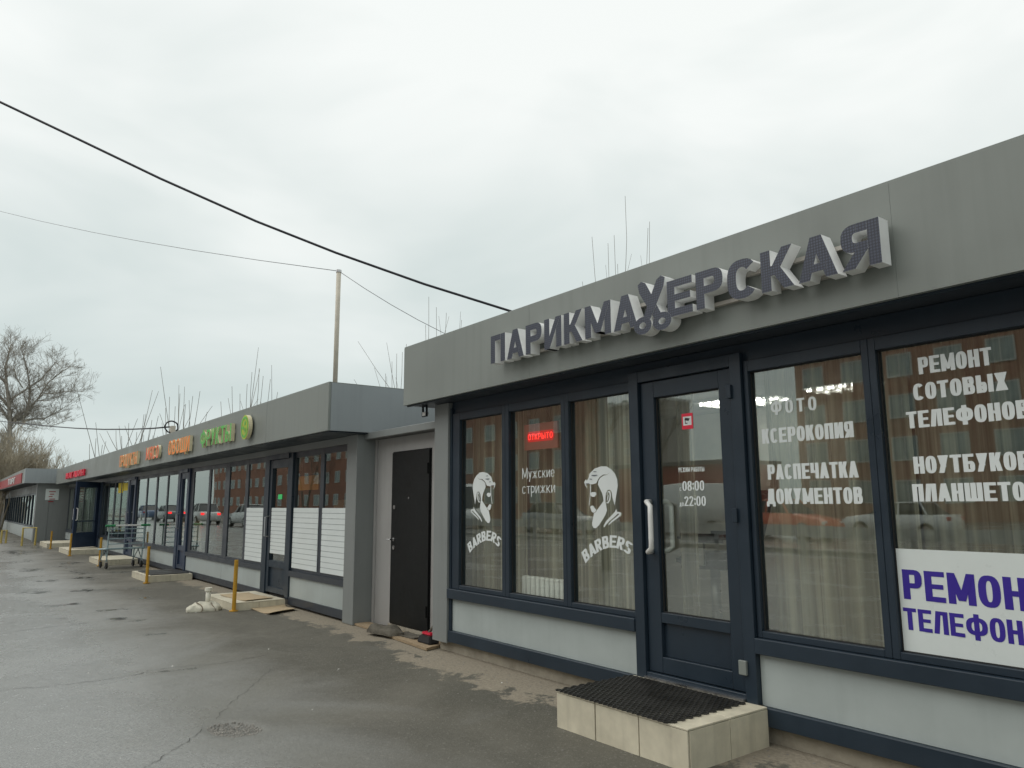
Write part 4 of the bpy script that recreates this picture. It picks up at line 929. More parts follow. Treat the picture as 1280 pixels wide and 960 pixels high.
# channel-letter signs on the long fascia
def fascia_sign(name, txt, l, lt, lb, r, rt_, rb, face, label, w=.6):
    yf = FY2-.10; fn = flat_map(l, r, lt, lb, rt_, rb, yf); lay, tw = layout(txt, w, .17, .15, .12)
    c = fn(.5, 0); t_ = root(name, (c[0], FY2-.08, c[1]), label, 'sign', 'channel-letter signs on the long fascia')
    for ch, x0, W, ps in lay:
        mb = MB()
        for i, q in enumerate(ps): mb.poly_xz([fn(px/tw, py) for px, py in q], yf-i*.0006, FY2-.045, 0, 1)
        part('letter', mb, [face, 'cream_side' if face != 'red_face' else 'red_face'], t_)
    p0, p1 = fn(0, .5), fn(1, .5)
    part('mounting_rail', MB().box(p0[0], p1[0], FY2-.044, FY2-.031, p0[1]-.03, p0[1]+.03), 'rail', t_)
fascia_sign('grocery_sign', 'ПРОДУКТЫ', 148.9, 569, 583.9, 170.9, 565.3, 580, 'orange_face', 'orange channel-letter grocery sign left of the meat sign')
fascia_sign('meat_sign', 'МЯСО', 182, 560, 575, 197.6, 556.4, 572.7, 'redorange_face', 'short red-orange meat sign between the two orange signs')
fascia_sign('vegetable_sign', 'ОВОЩИ', 209.8, 551, 569, 236.2, 545.3, 563.8, 'orange_face', 'orange vegetable sign left of the green fruit sign')
fascia_sign('fruit_sign', 'ФРУКТЫ', 250, 538.6, 558, 288.4, 530.4, 552, 'green_face', 'green channel-letter fruit sign beside the round green emblem')
fascia_sign('red_shop_sign', 'МАГАЗИН', 81.7, 592, 598.6, 104, 586, 594.5, 'red_face', 'small red channel-letter sign at the far end of the long fascia')
cl = on_y(307.4, 534, FY2-.1); rr0 = (on_y(307.4, 519, FY2-.1).z-cl.z)
em = root('round_emblem', (cl.x, FY2-.08, cl.z-rr0), 'round lime green emblem on the long fascia right of the fruit sign', 'sign', 'channel-letter signs on the long fascia')
disc = lambda r_, n=32: [(cl.x+r_*math.cos(2*math.pi*i/n), cl.z+r_*math.sin(2*math.pi*i/n)) for i in range(n)]
part('backing', MB().poly_xz(disc(rr0), FY2-.12, FY2-.06, 0, 1), ['lime_face', 'cream_side'], em)
mb = MB()
for a0 in (0, 180): mb.poly_xz([(cl.x+rr0*.86*math.cos(R(a0+i*15)), cl.z+rr0*.86*math.sin(R(a0+i*15))) for i in range(13)]+[(cl.x+rr0*.70*math.cos(R(a0+i*15)), cl.z+rr0*.70*math.sin(R(a0+i*15))) for i in range(12, -1, -1)], FY2-.124, None)
for an in (50, 170, 290):
    mb.poly_xz([(cl.x+rr0*(.12*math.cos(R(an+90))+k_*math.cos(R(an))+s_*math.cos(R(an+90))), cl.z+rr0*(.12*math.sin(R(an+90))+k_*math.sin(R(an))+s_*math.sin(R(an+90)))) for k_, s_ in ((.05, 0), (.3, -.2), (.58, 0), (.3, .16))], FY2-.125, None)
part('leaf_ring', mb, 'green_face', em)
part('spacer', MB().box(cl.x-.1, cl.x+.1, FY2-.059, FY2-.031, cl.z-.1, cl.z+.1), 'blackcable', em)
# wire bracket on the roof
q = on_y(215, 545, 4.3); br_ = root('roof_wire_bracket', (q.x, 4.3, 2.75), 'short roof post with a coil of cable above the vegetable sign', 'bracket')
zt = on_y(218, 533, 4.3).z
part('post', MB().box(q.x-.06, q.x+.10, 4.25, 4.35, 2.75, zt+.02), 'pole_paint', br_)
part('cable_coil', MB().tube([(q.x+.02*(i % 3), 4.27+.15*math.cos(R(i*20)), zt+.0+.14*math.sin(R(i*20))) for i in range(38)], .018, 6), 'blackcable', br_)
# roof pole
pb_ = on_y(419, 475, 4.25); pt_ = on_y(423, 340, 4.25)
mp_ = root('roof_mast', (pb_.x, 4.25, 2.75), 'thin pale steel mast standing on the roof corner of the long pavilion', 'mast')
part('tube', MB().tube([(pb_.x, 4.25, 2.75), (pb_.x, 4.25, pt_.z)], .033, 14), 'pole_paint', mp_, smooth=True)
part('cap', MB().tube([(pb_.x, 4.25, pt_.z-.01), (pb_.x, 4.25, pt_.z+.025)], .040, 14), 'steel', mp_)
part('base_plate', MB().box(pb_.x-.1, pb_.x+.1, 4.15, 4.35, 2.752, 2.77), 'steel', mp_)

# ------------------------------------------------------------------ overhead cables
def cable(name, pts, r_, mat, label):
    o = part(name, MB().tube(pts, r_, 6), mat, at=pts[0], smooth=True); tag(o, label, 'cable'); return o
A = on_y(640, 389.5, 4.6)
pole_at = (-12.2, -3.6); pts = []
for (u, v) in ((640, 389.5), (530, 355), (420, 316), (320, 276.5), (200, 223), (100, 175), (0, 127.5)):
    d = ray(u, v); # vertical plane through the roof end and the street pole
    nx_, ny_ = -(pole_at[1]-A.y), (pole_at[0]-A.x); t_ = (nx_*A.x+ny_*A.y)/(nx_*d.x+ny_*d.y); pts.append(CP+d*t_)
dirn = pts[-1]-pts[-2]; P_end = Vector((pole_at[0], pole_at[1], 0)); k = (P_end.x-pts[-1].x)/dirn.x
end = pts[-1]+dirn*k*1.05; end.x, end.y = pole_at
pts = [Vector((A.x+.9, A.y+1.1, 2.95)), A]+pts[1:]+[(pts[-1]+end)/2-Vector((0, 0, .02)), end]
cable('power_cable', pts, .0145, 'blackcable', 'thick black cable sagging across the sky to the near roof')
sp_ = root('street_pole', (pole_at[0], pole_at[1], 0), 'tall grey street pole carrying the thick black cable', 'pole')
part('shaft', MB().tube([(pole_at[0], pole_at[1], 0), (pole_at[0], pole_at[1], end.z+.4)], [.11, .07], 14), 'greywall', sp_, smooth=True)
part('insulator', MB().tube([(pole_at[0], pole_at[1]+.02, end.z-.06), (pole_at[0], pole_at[1]+.02, end.z+.06)], .1, 10), 'blackcable', sp_)
top = Vector((pb_.x, 4.25, pt_.z+.01))
p2 = on_y(0, 264, 4.0); w1 = [top]
for f_ in (.25, .5, .75, 1.0, 1.5): q = top+(p2-top)*f_; w1.append(Vector((q.x, q.y, q.z-.5*f_*(1-f_)*.6)))
p2b = on_x(0, 264, -22); w1 = [top+(p2b-top)*f_-Vector((0, 0, .35*4*f_*(1-f_)*.3)) for f_ in (0, .15, .3, .45, .6, .8, 1.0)]; w1.append(w1[-1]+(w1[-1]-w1[-2])*1.0)
cable('thin_wire', w1, .005, 'greywire', 'thin grey wire running left from the top of the roof mast')
p3 = on_y(556, 417, 5.4); w2 = [top+(p3-top)*f_-Vector((0, 0, .04*4*f_*(1-f_))) for f_ in (0, .25, .5, .75, 1)]
p3e = Vector((p3.x+.6, p3.y+.5, 2.91)); w2.append(p3e)
cable('thin_wire', w2, .005, 'greywire', 'thin grey wire running right from the roof mast to the near roof')
c0 = on_y(213, 533.5, 4.3); c1 = on_x(-60, 526, -70); w3 = [c0]
for (u, v) in ((190, 535.5), (165, 536.5), (129.5, 536.7), (95, 535.3), (64, 533), (38, 530.5), (14, 528), (-60, 520)):
    d = ray(u, v); nx_, ny_ = -(c1.y-c0.y), (c1.x-c0.x); w3.append(CP+d*((nx_*c0.x+ny_*c0.y)/(nx_*d.x+ny_*d.y)))
cable('roof_cable', w3, .019, 'blackcable', 'dark cable strung low from the roof bracket towards the trees')

# ------------------------------------------------------------------ small things along the long pavilion
def small_step(x0, x1, y0, y1, h, n, label, cat='step'):
    t_ = root('tiled_step', ((x0+x1)/2, (y0+y1)/2, 0), label, cat, 'low tiled steps before the shop doors')
    part('core', MB().box(x0+.01, x1-.01, y0+.01, y1, -.02, h-.012), 'grout', t_)
    for i in range(n):
        a = x0+(x1-x0)*i/n; b = x0+(x1-x0)*(i+1)/n
        part('tile', MB().box(a+.003, b-.003, y0-.004, y1, h-.010, h), 'tile', t_); part('tile', MB().box(a+.003, b-.003, y0, y0+.009, -.01, h-.012), 'tile', t_)
    m_ = (y0+y1)/2
    part('tile', MB().box(x1-.009, x1, y0+.011, m_-.003, -.01, h-.012), 'tile', t_); part('tile', MB().box(x1-.009, x1, m_+.003, y1, -.01, h-.012), 'tile', t_)
small_step(-12.05, -10.74, 3.30, 4.04, .105, 3, 'low tiled step with cardboard at the boarded door')
small_step(-17.2, -15.75, 3.23, 4.04, .115, 3, 'low tiled step with a dark mat before the blue door')
small_step(-22.6, -20.9, 3.20, 4.04, .13, 3, 'low tiled step behind the shopping trolley')
small_step(-28.3, -26.0, 3.12, 4.04, .14, 3, 'low tiled step under the open blue door')
small_step(-33.4, -31.0, 3.05, 4.04, .15, 3, 'farthest low tiled step at the end of the long pavilion')
o = part('dark_mat', MB().box(-17.0, -15.85, 3.30, 4.0, .117, .13), 'rubber', at=(-16.4, 3.65, .117)); tag(o, 'dark mat on the tiled step before the blue door', 'mat')
slab('cardboard_sheet', [(-11.75, 3.42), (-10.80, 3.50), (-10.90, 3.92), (-11.75, 3.85)], .108, .006, 'cardboard', 'flattened cardboard lying on the low tiled step', 'cardboard', 'flattened cardboard at the boarded door', curl=.012)
slab('cardboard_sheet', [(-10.93, 3.55), (-10.02, 3.58), (-10.26, 4.03), (-10.73, 4.03)], .004, .006, 'cardboard', 'flattened cardboard lying on the ground right of the low tiled step', 'cardboard', 'flattened cardboard at the boarded door', curl=.03)
def post(u0, v0, v1, label):
    b = on_z(u0, v0, 0); b.z = 0
    h = (on_x(u0, v1, b.x).z)
    o = part('yellow_post', MB().tube([(b.x, b.y, -.02), (b.x+.012, b.y, h)], .027, 12).tube([(b.x, b.y, 0), (b.x, b.y, .012)], .06, 10), 'yellow', at=(b.x, b.y, 0), smooth=False)
    tag(o, label, 'post', 'yellow posts at the shop steps')
post(292, 764, 700, 'yellow steel post beside the white cloth-wrapped base'); post(183, 729, 683, 'yellow steel post at the corner of the step with the dark mat')
post(124, 707.5, 672, 'yellow steel post left of the shopping trolley'); post(87, 695, 667, 'yellow steel post at the step under the open blue door'); post(63, 686, 664, 'yellow steel post at the farthest tiled step')
# cloth-wrapped base with pipe stub
sk = on_z(255, 763, 0); sk.z = 0
bag = root('wrapped_stand_base', (sk.x, sk.y, 0), 'white cloth-wrapped stand base with a pipe stub lying near the first yellow post', 'stand base')
lump('cloth_wrap', sk.x, sk.y, 0, .16, .22, .10, R(-12), 'sackcloth', None, None, 14, bag, rough=.16, sq=3)
part('pipe', MB().tube([(sk.x-.02, sk.y+.05, .06), (sk.x-.02, sk.y+.05, .27)], .034, 12), 'ivory', bag, smooth=True)
part('pipe_cap', MB().tube([(sk.x-.02, sk.y+.05, .255), (sk.x-.02, sk.y+.05, .30)], .05, 12), 'ivory', bag)
part('tie_cord', MB().tube([(sk.x+.165*math.cos(R(a_)), sk.y-.08+.02*math.sin(R(a_*3)), .108*max(0, math.sin(R(a_)))) for a_ in range(0, 181, 12)], .006, 5).tube([(sk.x+.16*math.cos(R(a_)), sk.y+.09+.02*math.cos(R(a_*3)), .105*max(0, math.sin(R(a_)))) for a_ in range(0, 181, 12)], .006, 5), 'grout', bag)
# shopping trolley
c1 = on_z(131, 711.5, 0); cx_, cy_ = c1.x, c1.y
tr = root('shopping_trolley', (cx_, cy_, 0), 'grey flatbed shopping trolley with green grips parked by the shopfront', 'trolley')
# local axes: a = across the handle (mostly along +Y to the right in view), b = length
ra = Vector((-.12, 1, 0)).normalized(); rb = Vector((-ra.y, ra.x, 0))
if rb.x > 0: rb = -rb
def tp(a_, b_, z_): p = c1+ra*a_+rb*b_; return (p.x, p.y, z_)
W_, L_ = .84, .62
for a_ in (.03, W_-.03):
    part('upright', MB().tube([tp(a_, .03, .42), tp(a_, .02, .75), tp(a_, -.03, .97)], .016, 8), 'cartmetal', tr)
for z_ in (.56, .68, .80, .90): part('cross_bar', MB().tube([tp(.03, .02, z_), tp(W_-.03, .02, z_)], .011, 6), 'cartmetal', tr)
part('handle', MB().tube([tp(-.06, -.05, .98), tp(W_+.06, -.05, .98)], .018, 10), 'white_plastic', tr)
for a0, a1 in ((-.07, .14), (W_-.14, W_+.07)): part('grip', MB().tube([tp(a0, -.05, .98), tp(a1, -.05, .98)], .025, 10), 'green_grip', tr)
mb = MB().tube([tp(0, 0, .45), tp(W_, 0, .45), tp(W_, L_, .42), tp(0, L_, .42), tp(0, 0, .45)], .02, 8)
part('deck_frame', mb, 'cartmetal', tr)
mb = MB()
for i in range(1, 12): mb.tube([tp(W_*i/12, 0, .452), tp(W_*i/12, L_, .422)], .006, 5)
for i in range(1, 9): mb.tube([tp(0, L_*i/9, .447-.03*i/9), tp(W_, L_*i/9, .447-.03*i/9)], .006, 5)
part('deck_wires', mb, 'cartmetal', tr)
part('deck', MB().add([tp(.02, .02, .43), tp(W_-.02, .02, .43), tp(W_-.02, L_-.02, .405), tp(.02, L_-.02, .405), tp(.02, .02, .445), tp(W_-.02, .02, .445), tp(W_-.02, L_-.02, .42), tp(.02, L_-.02, .42)], [(3, 2, 1, 0), (4, 5, 6, 7), (0, 1, 5, 4), (1, 2, 6, 5), (2, 3, 7, 6), (3, 0, 4, 7)]), 'cartmetal', tr)
for a_, b_ in ((.04, .04), (W_-.04, .04), (.06, L_-.06), (W_-.06, L_-.06)):
    part('leg', MB().tube([tp(a_, b_, .43), tp(a_, b_+.03, .16)], .014, 8), 'cartmetal', tr)
    wh = part('caster_wheel', MB().tube([tp(a_-.018, b_+.02, .07), tp(a_+.018, b_+.02, .07)], .07, 16), 'tyre', tr)
    part('fork', MB().tube([tp(a_-.028, b_+.02, .07), tp(a_-.026, b_+.03, .17), tp(a_+.026, b_+.03, .17), tp(a_+.028, b_+.02, .07)], .008, 6), 'steel', wh)
for a_ in (.05, W_-.05): part('brace', MB().tube([tp(a_, .05, .2), tp(a_, L_*.5, .41)], .01, 6).tube([tp(a_, L_-.05, .2), tp(a_, L_*.5, .41)], .01, 6), 'cartmetal', tr)

# ------------------------------------------------------------------ far pavilion (third building) and what stands before it
T3 = -36.3
far = root('far_pavilion', (T3-8, 6, 0), 'farthest grey pavilion with a red sign band at the left edge', 'shop')
y3 = on_x(40, 680, T3).y; yf3 = on_x(31.7, 590, T3+.3).y; zf0, zf1 = 2.37, 2.96
part('side_wall', MB().box(T3-.1, T3, y3+.45, 8, 0, 2.9), 'column', far)
part('corner_column', MB().box(T3-.35, T3+.02, y3, y3+.445, 0, zf0), 'column', far)
part('fascia_panel', MB().box(T3-.1, T3+.3, yf3, 8, zf0, zf1), 'fascia_cool', far)
for k in range(6): part('fascia_panel', MB().box(T3-.11-4*(k+1)+.01, T3-.11-4*k, yf3, yf3+.05, zf0, zf1), 'fascia', far)
part('red_band', MB().box(T3-22, T3-1.0, yf3-.03, yf3-.002, zf0+.03, zf1-.14), 'red_band', far)
part('soffit', MB().box(T3-24, T3-.1, yf3+.06, y3+.3, zf0, zf0+.04), 'navy_dark', far)
part('roof', MB().box(T3-24, T3-.1, yf3+.1, 8, 2.75, 2.8), 'roofing', far)
part('back_wall', MB().box(T3-24, T3-.4, 7, 7.1, 0, 2.7), 'dark_in', far)
for k in range(14):
    a = T3-.37-1.5*(k+1); b = a+1.48
    wf = part('window', MB().frame(a, b, .55, 2.0, .07, y3+.12, y3+.2), 'navy', far)
    part('pane', MB().quad((a+.07, y3+.16, .62), (b-.07, y3+.16, .62), (b-.07, y3+.16, 1.93), (a+.07, y3+.16, 1.93)), 'glass_far', wf)
    part('base_panel', MB().box(a, b, y3+.13, y3+.19, .0, .54), 'basepanel', far); part('upper_panel', MB().box(a, b, y3+.13, y3+.19, 2.01, zf0-.005), 'column', far)
a = on_x(9, 600, T3-1.2); fn = flat_map(9.5, 18.5, 599, 606, 597, 604.5, yf3-.05)
part('letter', text_mb('ТОРГ', fn, yf3-.05), 'vinyl', far)
nb = root('notice_board', (T3+.03, 4, 1.5), 'white notice board with red lines on the far pavilion side wall', 'notice')
a = on_x(57.5, 611, T3+.03); b = on_x(73, 625, T3+.03)
part('board', MB().box(T3+.004, T3+.03, a.y, b.y, b.z, a.z), 'poster_white', nb)
for i in range(5): part('text_line', MB().box(T3+.031, T3+.034, a.y+.12+.03*(i % 2), b.y-.12-.05*(i % 3), a.z-.10-.1*i-.035, a.z-.10-.1*i), 'red_band', nb)
def hoop(u0, u1, v0, v1, label):
    a = on_z(u0, v0, 0); b = on_z(u1, v0, 0); b = on_x(u1, v0, a.x); h = on_x(u0, v1, a.x).z
    o = part('yellow_handrail', MB().tube([(a.x, a.y, -.02), (a.x, a.y, h), (a.x, b.y, h), (a.x, b.y, -.02)], .035, 8), 'paleyellow', at=(a.x, (a.y+b.y)/2, 0)); tag(o, label, 'handrail', 'yellow handrails at the far pavilion')
hoop(27, 43.5, 682, 660, 'yellow hoop handrail at the corner of the far pavilion'); hoop(1, 7, 679, 663, 'yellow hoop handrail at the left edge before the far pavilion')
# pale container behind the far pavilion
ct = root('pale_blue_kiosk', (-62, 4.5, 0), 'pale blue roof of a kiosk beyond the far pavilion', 'kiosk')
part('wall', MB().box(-66, -62, 2.0, 9, 0, 3.5), 'greywall', ct); part('roof', MB().box(-66.4, -61.6, 1.6, 9.4, 3.5, 3.9), 'cartmetal', ct)

# ------------------------------------------------------------------ trees
def grow(mb, p, d, L0, r0, lev, rng, up=.25, n=5, spread=.6, minr=.004, sides=4, kids=None):
    pts = [p.copy()]; rad = [r0]; q = p.copy(); dd = d.normalized(); sg = max(2, n)
    for i in range(sg):
        dd = (dd+Vector((rng.gauss(0, .10), rng.gauss(0, .10), rng.gauss(0, .08)+up*.12))).normalized()
        q = q+dd*(L0/sg); pts.append(q.copy()); rad.append(max(minr, r0*(1-.8*(i+1)/sg)))
    mb.tube(pts, rad, sides if lev > 1 else 3, cap=False)
    if lev <= 0: return
    nk = kids or rng.randint(4, 6)
    for k in range(nk):
        f = rng.uniform(.25, 1.0); i = min(sg-1, int(f*sg)); b = pts[i].lerp(pts[i+1], f*sg-i)
        ax = Vector((rng.gauss(0, 1), rng.gauss(0, 1), rng.gauss(0, .6))).normalized()
        dn = ((pts[i+1]-pts[i]).normalized()*(1-spread*.55)+ax*spread+Vector((0, 0, up))).normalized()
        grow(mb, b, dn, L0*rng.uniform(.42, .68), max(minr, rad[i]*.55), lev-1, rng, up, max(2, n-1), spread, minr, sides)
def px_limb(pts, X, dep):
    return [on_x(u/5.33, 420+v/5.33, X+dx) for (u, v), dx in zip(pts, dep)]
TX = -66
def main_tree():
    rng = random.Random(12)
    base = on_x(12, 600, TX)
    t_ = root('bare_tree', (base.x, base.y, 0), 'large bare tree with spreading limbs above the far pavilion', 'tree')
    limbs = [[(65, 920), (64, 740), (65, 560), (60, 470), (42, 310), (36, 210), (62, 100), (75, 55)],
             [(65, 570), (130, 525), (190, 490), (250, 420), (320, 312), (400, 245), (465, 205)], [(60, 470), (90, 410), (190, 345), (270, 292), (345, 205), (375, 170)],
             [(62, 560), (110, 560), (165, 545), (185, 480), (202, 360), (182, 230), (158, 140), (175, 80)], [(250, 420), (290, 385), (400, 376), (480, 366), (550, 372)],
             [(165, 560), (230, 552), (300, 550), (400, 492), (465, 455)], [(80, 575), (160, 580), (250, 592), (340, 600), (440, 565)], [(60, 470), (20, 420), (-40, 360), (-100, 250)],
             [(62, 570), (10, 480), (-60, 430), (-140, 400)], [(42, 310), (-10, 260), (-60, 150)], [(150, 345), (110, 280), (90, 200), (110, 120)], [(240, 430), (310, 432), (390, 405)]]
    rad0 = [.21, .10, .09, .12, .06, .065, .065, .09, .09, .065, .05, .045]
    tk = MB(); crn = MB()
    for li, (lm, r0) in enumerate(zip(limbs, rad0)):
        dz = [0]; 
        for _ in lm[1:]: dz.append(dz[-1]+rng.uniform(-.5, .5))
        pts = px_limb(lm, TX, dz); 
        if li == 0: pts = [Vector((pts[0].x, pts[0].y, -.1))]+pts
        m = len(pts); rad = [r0*(1-.82*i/(m-1)) for i in range(m)]
        (tk if li == 0 else crn).tube(pts, rad, 7, cap=False)
        for i in range(2 if li == 0 else 1, m):
            for k in range(8):
                b = pts[i-1].lerp(pts[i], rng.random()); ax = Vector((rng.gauss(0, 1), rng.gauss(0, 1), rng.gauss(0, .7)))
                if b.z < 5: continue
                grow(crn, b, ((pts[i]-pts[i-1]).normalized()*.6+ax.normalized()*.75+Vector((0, 0, .25))), rng.uniform(.7, 1.4), max(.012, rad[i]*.4), 2, rng, .22, 4, .65, .0055, 4)
    part('trunk', tk, 'bark', t_, smooth=True); part('crown', crn, 'bark', t_)
main_tree()
def shrub(name, x, y, h, n, label, seed, spread=.35, mat='twig', minr=.01, lev=2, group=None, r0=.05, kids=5):
    rng = random.Random(seed); t_ = root(name, (x, y, 0), label, 'tree' if 'tree' in name else 'shrub', group); tk = MB(); crn = MB()
    for k in range(n):
        a = rng.uniform(0, 6.28); d = Vector((math.cos(a)*spread*rng.random(), math.sin(a)*spread*rng.random(), 1)).normalized()
        p = Vector((x+math.cos(a)*.3*rng.random(), y+math.sin(a)*.3*rng.random(), -.05)); hh = h*rng.uniform(.65, 1)
        m = p+d*hh*.3; tk.tube([p, m], [r0, r0*.8], 6, cap=False); grow(crn, m, d, hh*.7, r0*.8, lev, rng, .3, 6, .5, minr, 4, kids=kids+4)
    part('trunk', tk, mat, t_, smooth=True); part('crown', crn, mat, t_)
for i, (u, hh, X_, lab) in enumerate(((-25, 6.2, -70, 'dense brown thicket tree left of the large bare tree'), (18, 4.3, -58, 'dense brown thicket tree in front of the large bare tree'), (42, 4.0, -60, 'brown thicket tree right of the large bare tree trunk'), (62, 3.9, -57, 'low arching bare bush over the far pavilion roof'), (80, 2.6, -58, 'small bare bush above the red shop sign'), (0, 4.4, -54, 'brown multi-stemmed tree at the left edge above the far pavilion'))):
    p = on_x(u, 620, X_); shrub('thicket_tree', p.x, p.y, hh, 7 if i in (3, 4) else 16, lab, 20+i, spread=.45 if i in (3, 4) else .28, mat='thicket', minr=.008, lev=3, group='thicket behind the far pavilion', kids=1)
def whips(tips, Y, label, seed, r0=.011):
    rng = random.Random(seed); P_ = [on_y(u, v, Y+rng.uniform(-.6, .6)) for u, v in tips]; cx = sum(p.x for p in P_)/len(P_)
    t_ = root('bare_sapling', (cx, Y, 0), label, 'tree', 'bare saplings behind the pavilions'); tk = MB(); tk.tube([(cx, Y, -.05), (cx, Y, 1.0)], [.07, .055], 8)
    part('trunk', tk, 'twig', t_); mb = MB()
    for p in P_:
        b = Vector((cx, Y, .95)); mid = Vector((b.x+(p.x-b.x)*.75, b.y+(p.y-b.y)*.7, b.z+(p.z-b.z)*.45)); pts = []
        for i in range(9):
            f = i/8; q = b*(1-f)**2+mid*2*f*(1-f)+p*f*f; j = .022*f*(1-f)*4; pts.append(q+Vector((rng.gauss(0, j), rng.gauss(0, j), 0)))
        s_ = (p-CP).length/13; mb.tube(pts, [max(.0032, r0*(1-.78*i/8))*s_ for i in range(9)], 5, cap=False)
        for k in range(2):
            f = rng.uniform(.45, .86); i = int(f*8); d = (pts[i+1]-pts[i]).normalized()+Vector((rng.gauss(0, .35), rng.gauss(0, .35), .1)); ln = rng.uniform(.3, .9)*s_
            mb.tube([pts[i], pts[i]+d*ln*.5, pts[i]+d*ln+Vector((0, 0, .1))], [.004*s_, .0035*s_, .0025*s_], 4, cap=False)
    part('crown', mb, 'twig', t_)
whips([(740, 296), (760, 304), (767.7, 294), (781.4, 245), (810, 285), (812, 277), (728, 352), (772, 330)], 9.5, 'bare whips sticking up behind the near sign above the scissors', 1)
whips([(536, 371), (545.5, 384), (558, 391), (532, 406), (577, 400)], 10, 'bare whips sticking up behind the left end of the near fascia', 2)
whips([(482, 467), (496, 442), (503, 440), (490, 452), (508, 430)], 11, 'bare whips behind the link wall between the pavilions', 3)
whips([(290, 483), (300, 492), (315, 465), (324, 460), (338, 474), (276, 502), (347, 490), (309, 480), (329, 470)], 10, 'bare whips behind the roof above the round green emblem', 4)
whips([(212, 496), (225, 492), (241, 495), (250, 489), (259, 515), (207, 510), (232, 505), (219, 508)], 10.5, 'bare whips behind the roof above the cable coil', 5)
whips([(145, 538), (161, 529), (180, 518), (190, 525), (152, 545), (171, 540), (198, 520)], 11, 'bare whips behind the roof above the grocery sign', 6)
whips([(112, 555), (120, 548), (128, 556)], 12, 'small bare whips behind the roof left of the grocery sign', 7)

# ------------------------------------------------------------------ across the street (seen in the shop windows)
kb = part('kerb', MB().box(-160, 60, -11.6, -11.4, -.05, .12), 'kerbstone'); kb['kind'] = 'structure'
kb = part('kerb', MB().box(-160, 60, -26.2, -26.0, -.05, .12), 'kerbstone'); kb['kind'] = 'structure'
gr_ = root('guard_rail', (-30, -11, 0), 'grey steel guard rail along the road opposite the shops', 'barrier')
part('beam', MB().box(-90, 30, -10.93, -10.88, .48, .78), 'barrier', gr_)
gp = MB().box(-.05, .05, -.05, .05, 0, .8).mesh('post', 'barrier')
for i in range(40): link('post', gp, (-60+i*3-(-30)*0+30, -10.99+11, 0), gr_)
def car(kind, x, y, rz, col, label, h=1.45, L_=4.4, tail_lit=False):
    t_ = root(kind, (x, y, 0), label, 'van' if 'van' in kind else 'car', 'cars on the road opposite', rz=rz); WL[t_.name] = Vector()
    hw = .88; van = 'van' in kind
    if van: st = [(-L_/2, .35, .95, .80), (-L_/2+.15, .3, h*.98, .86), (0, .3, h, .92), (L_/2-1.25, .3, h*.96, .92), (L_/2-.7, .3, 1.15, .9), (L_/2-.1, .3, .95, .86), (L_/2, .4, .75, .78)]; hw = .98
    else: st = [(-L_/2, .4, .78, .72), (-L_/2+.12, .3, .95, .82), (-L_/2+.9, .26, .98, .88), (0, .24, .97, .9), (L_/2-1.2, .24, .95, .89), (L_/2-.2, .28, .78, .82), (L_/2, .38, .62, .7)]
    def loft(st):
        vs = []; fs = []
        for x_, z0, z1, w_ in st: vs += [(x_, -w_*.96, z0), (x_, -w_, z0+(z1-z0)*.45), (x_, -w_*.93, z1-.03), (x_, -w_*.85, z1), (x_, w_*.85, z1), (x_, w_*.93, z1-.03), (x_, w_, z0+(z1-z0)*.45), (x_, w_*.96, z0)]
        for i in range(len(st)-1):
            for k in range(8): fs.append((i*8+k, i*8+(k+1) % 8, (i+1)*8+(k+1) % 8, (i+1)*8+k))
        fs += [tuple(range(7, -1, -1)), tuple((len(st)-1)*8+k for k in range(8))]
        return MB().add(vs, fs)
    link('body', loft(st).mesh('body', col, smooth=True), (0, 0, 0), t_)
    if van:
        for s_ in (-1, 1): link('side_window', MB().box(L_/2-1.6, L_/2-.95, s_*.925-.01, s_*.925+.01, 1.15, 1.7).mesh('side_window', 'carglass'), (0, 0, 0), t_)
        link('windscreen', MB().add([(L_/2-1.17, -.8, h*.9), (L_/2-1.17, .8, h*.9), (L_/2-.66, .82, 1.2), (L_/2-.66, -.82, 1.2)], [(0, 1, 2, 3)]).mesh('windscreen', 'carglass'), (0, 0, 0), t_)
    else:
        cab = [(-L_/2+.55, .95, .99, .80), (-L_/2+1.05, .94, h-.03, .68), (-.2, .94, h, .66), (.45, .94, h-.05, .66), (L_/2-1.15, .93, .97, .78)]
        link('cabin', loft([(a_, z0, z1-.05, w_) for a_, z0, z1, w_ in cab]).mesh('cabin', 'carglass'), (0, 0, 0), t_)
        link('roof', MB().box(-L_/2+1.05, .42, -.6, .6, h-.05, h).mesh('roof', col, bevel=.02), (0, 0, 0), t_)
        for xx in (-L_/2+.78, -.25, .75): link('pillar', MB().tube([(xx, -.80, .95), (xx+(.3 if xx < -1 else (-.35 if xx > .5 else 0)), -.66, h-.03)], .04, 6).tube([(xx, .80, .95), (xx+(.3 if xx < -1 else (-.35 if xx > .5 else 0)), .66, h-.03)], .04, 6).mesh('pillar', col), (0, 0, 0), t_)
    wm_ = MB().tube([(0, -.1, 0), (0, .1, 0)], .32, 20).mesh('wheel', 'tyre'); rm_ = MB().tube([(0, -.105, 0), (0, .105, 0)], .19, 14).mesh('rim', 'steel')
    for xx in (-L_/2+.85, L_/2-.85):
        for s_ in (-1, 1): wo = link('wheel', wm_, (xx, s_*(hw-.1), .32), t_); link('rim', rm_, (0, s_*.01, 0), wo)
    for s_ in (-1, 1):
        link('tail_light', MB().box(-L_/2-.01, -L_/2+.08, s_*.62-.12, s_*.62+.12, .72, .88).mesh('tail_light', 'tail' if tail_lit else 'carred', bevel=.01), (0, 0, 0), t_)
        link('headlight', MB().box(L_/2-.12, L_/2-.02, s_*.6-.14, s_*.6+.14, .58, .7).mesh('headlight', 'white_plastic', bevel=.01), (0, 0, 0), t_)
PI = math.pi
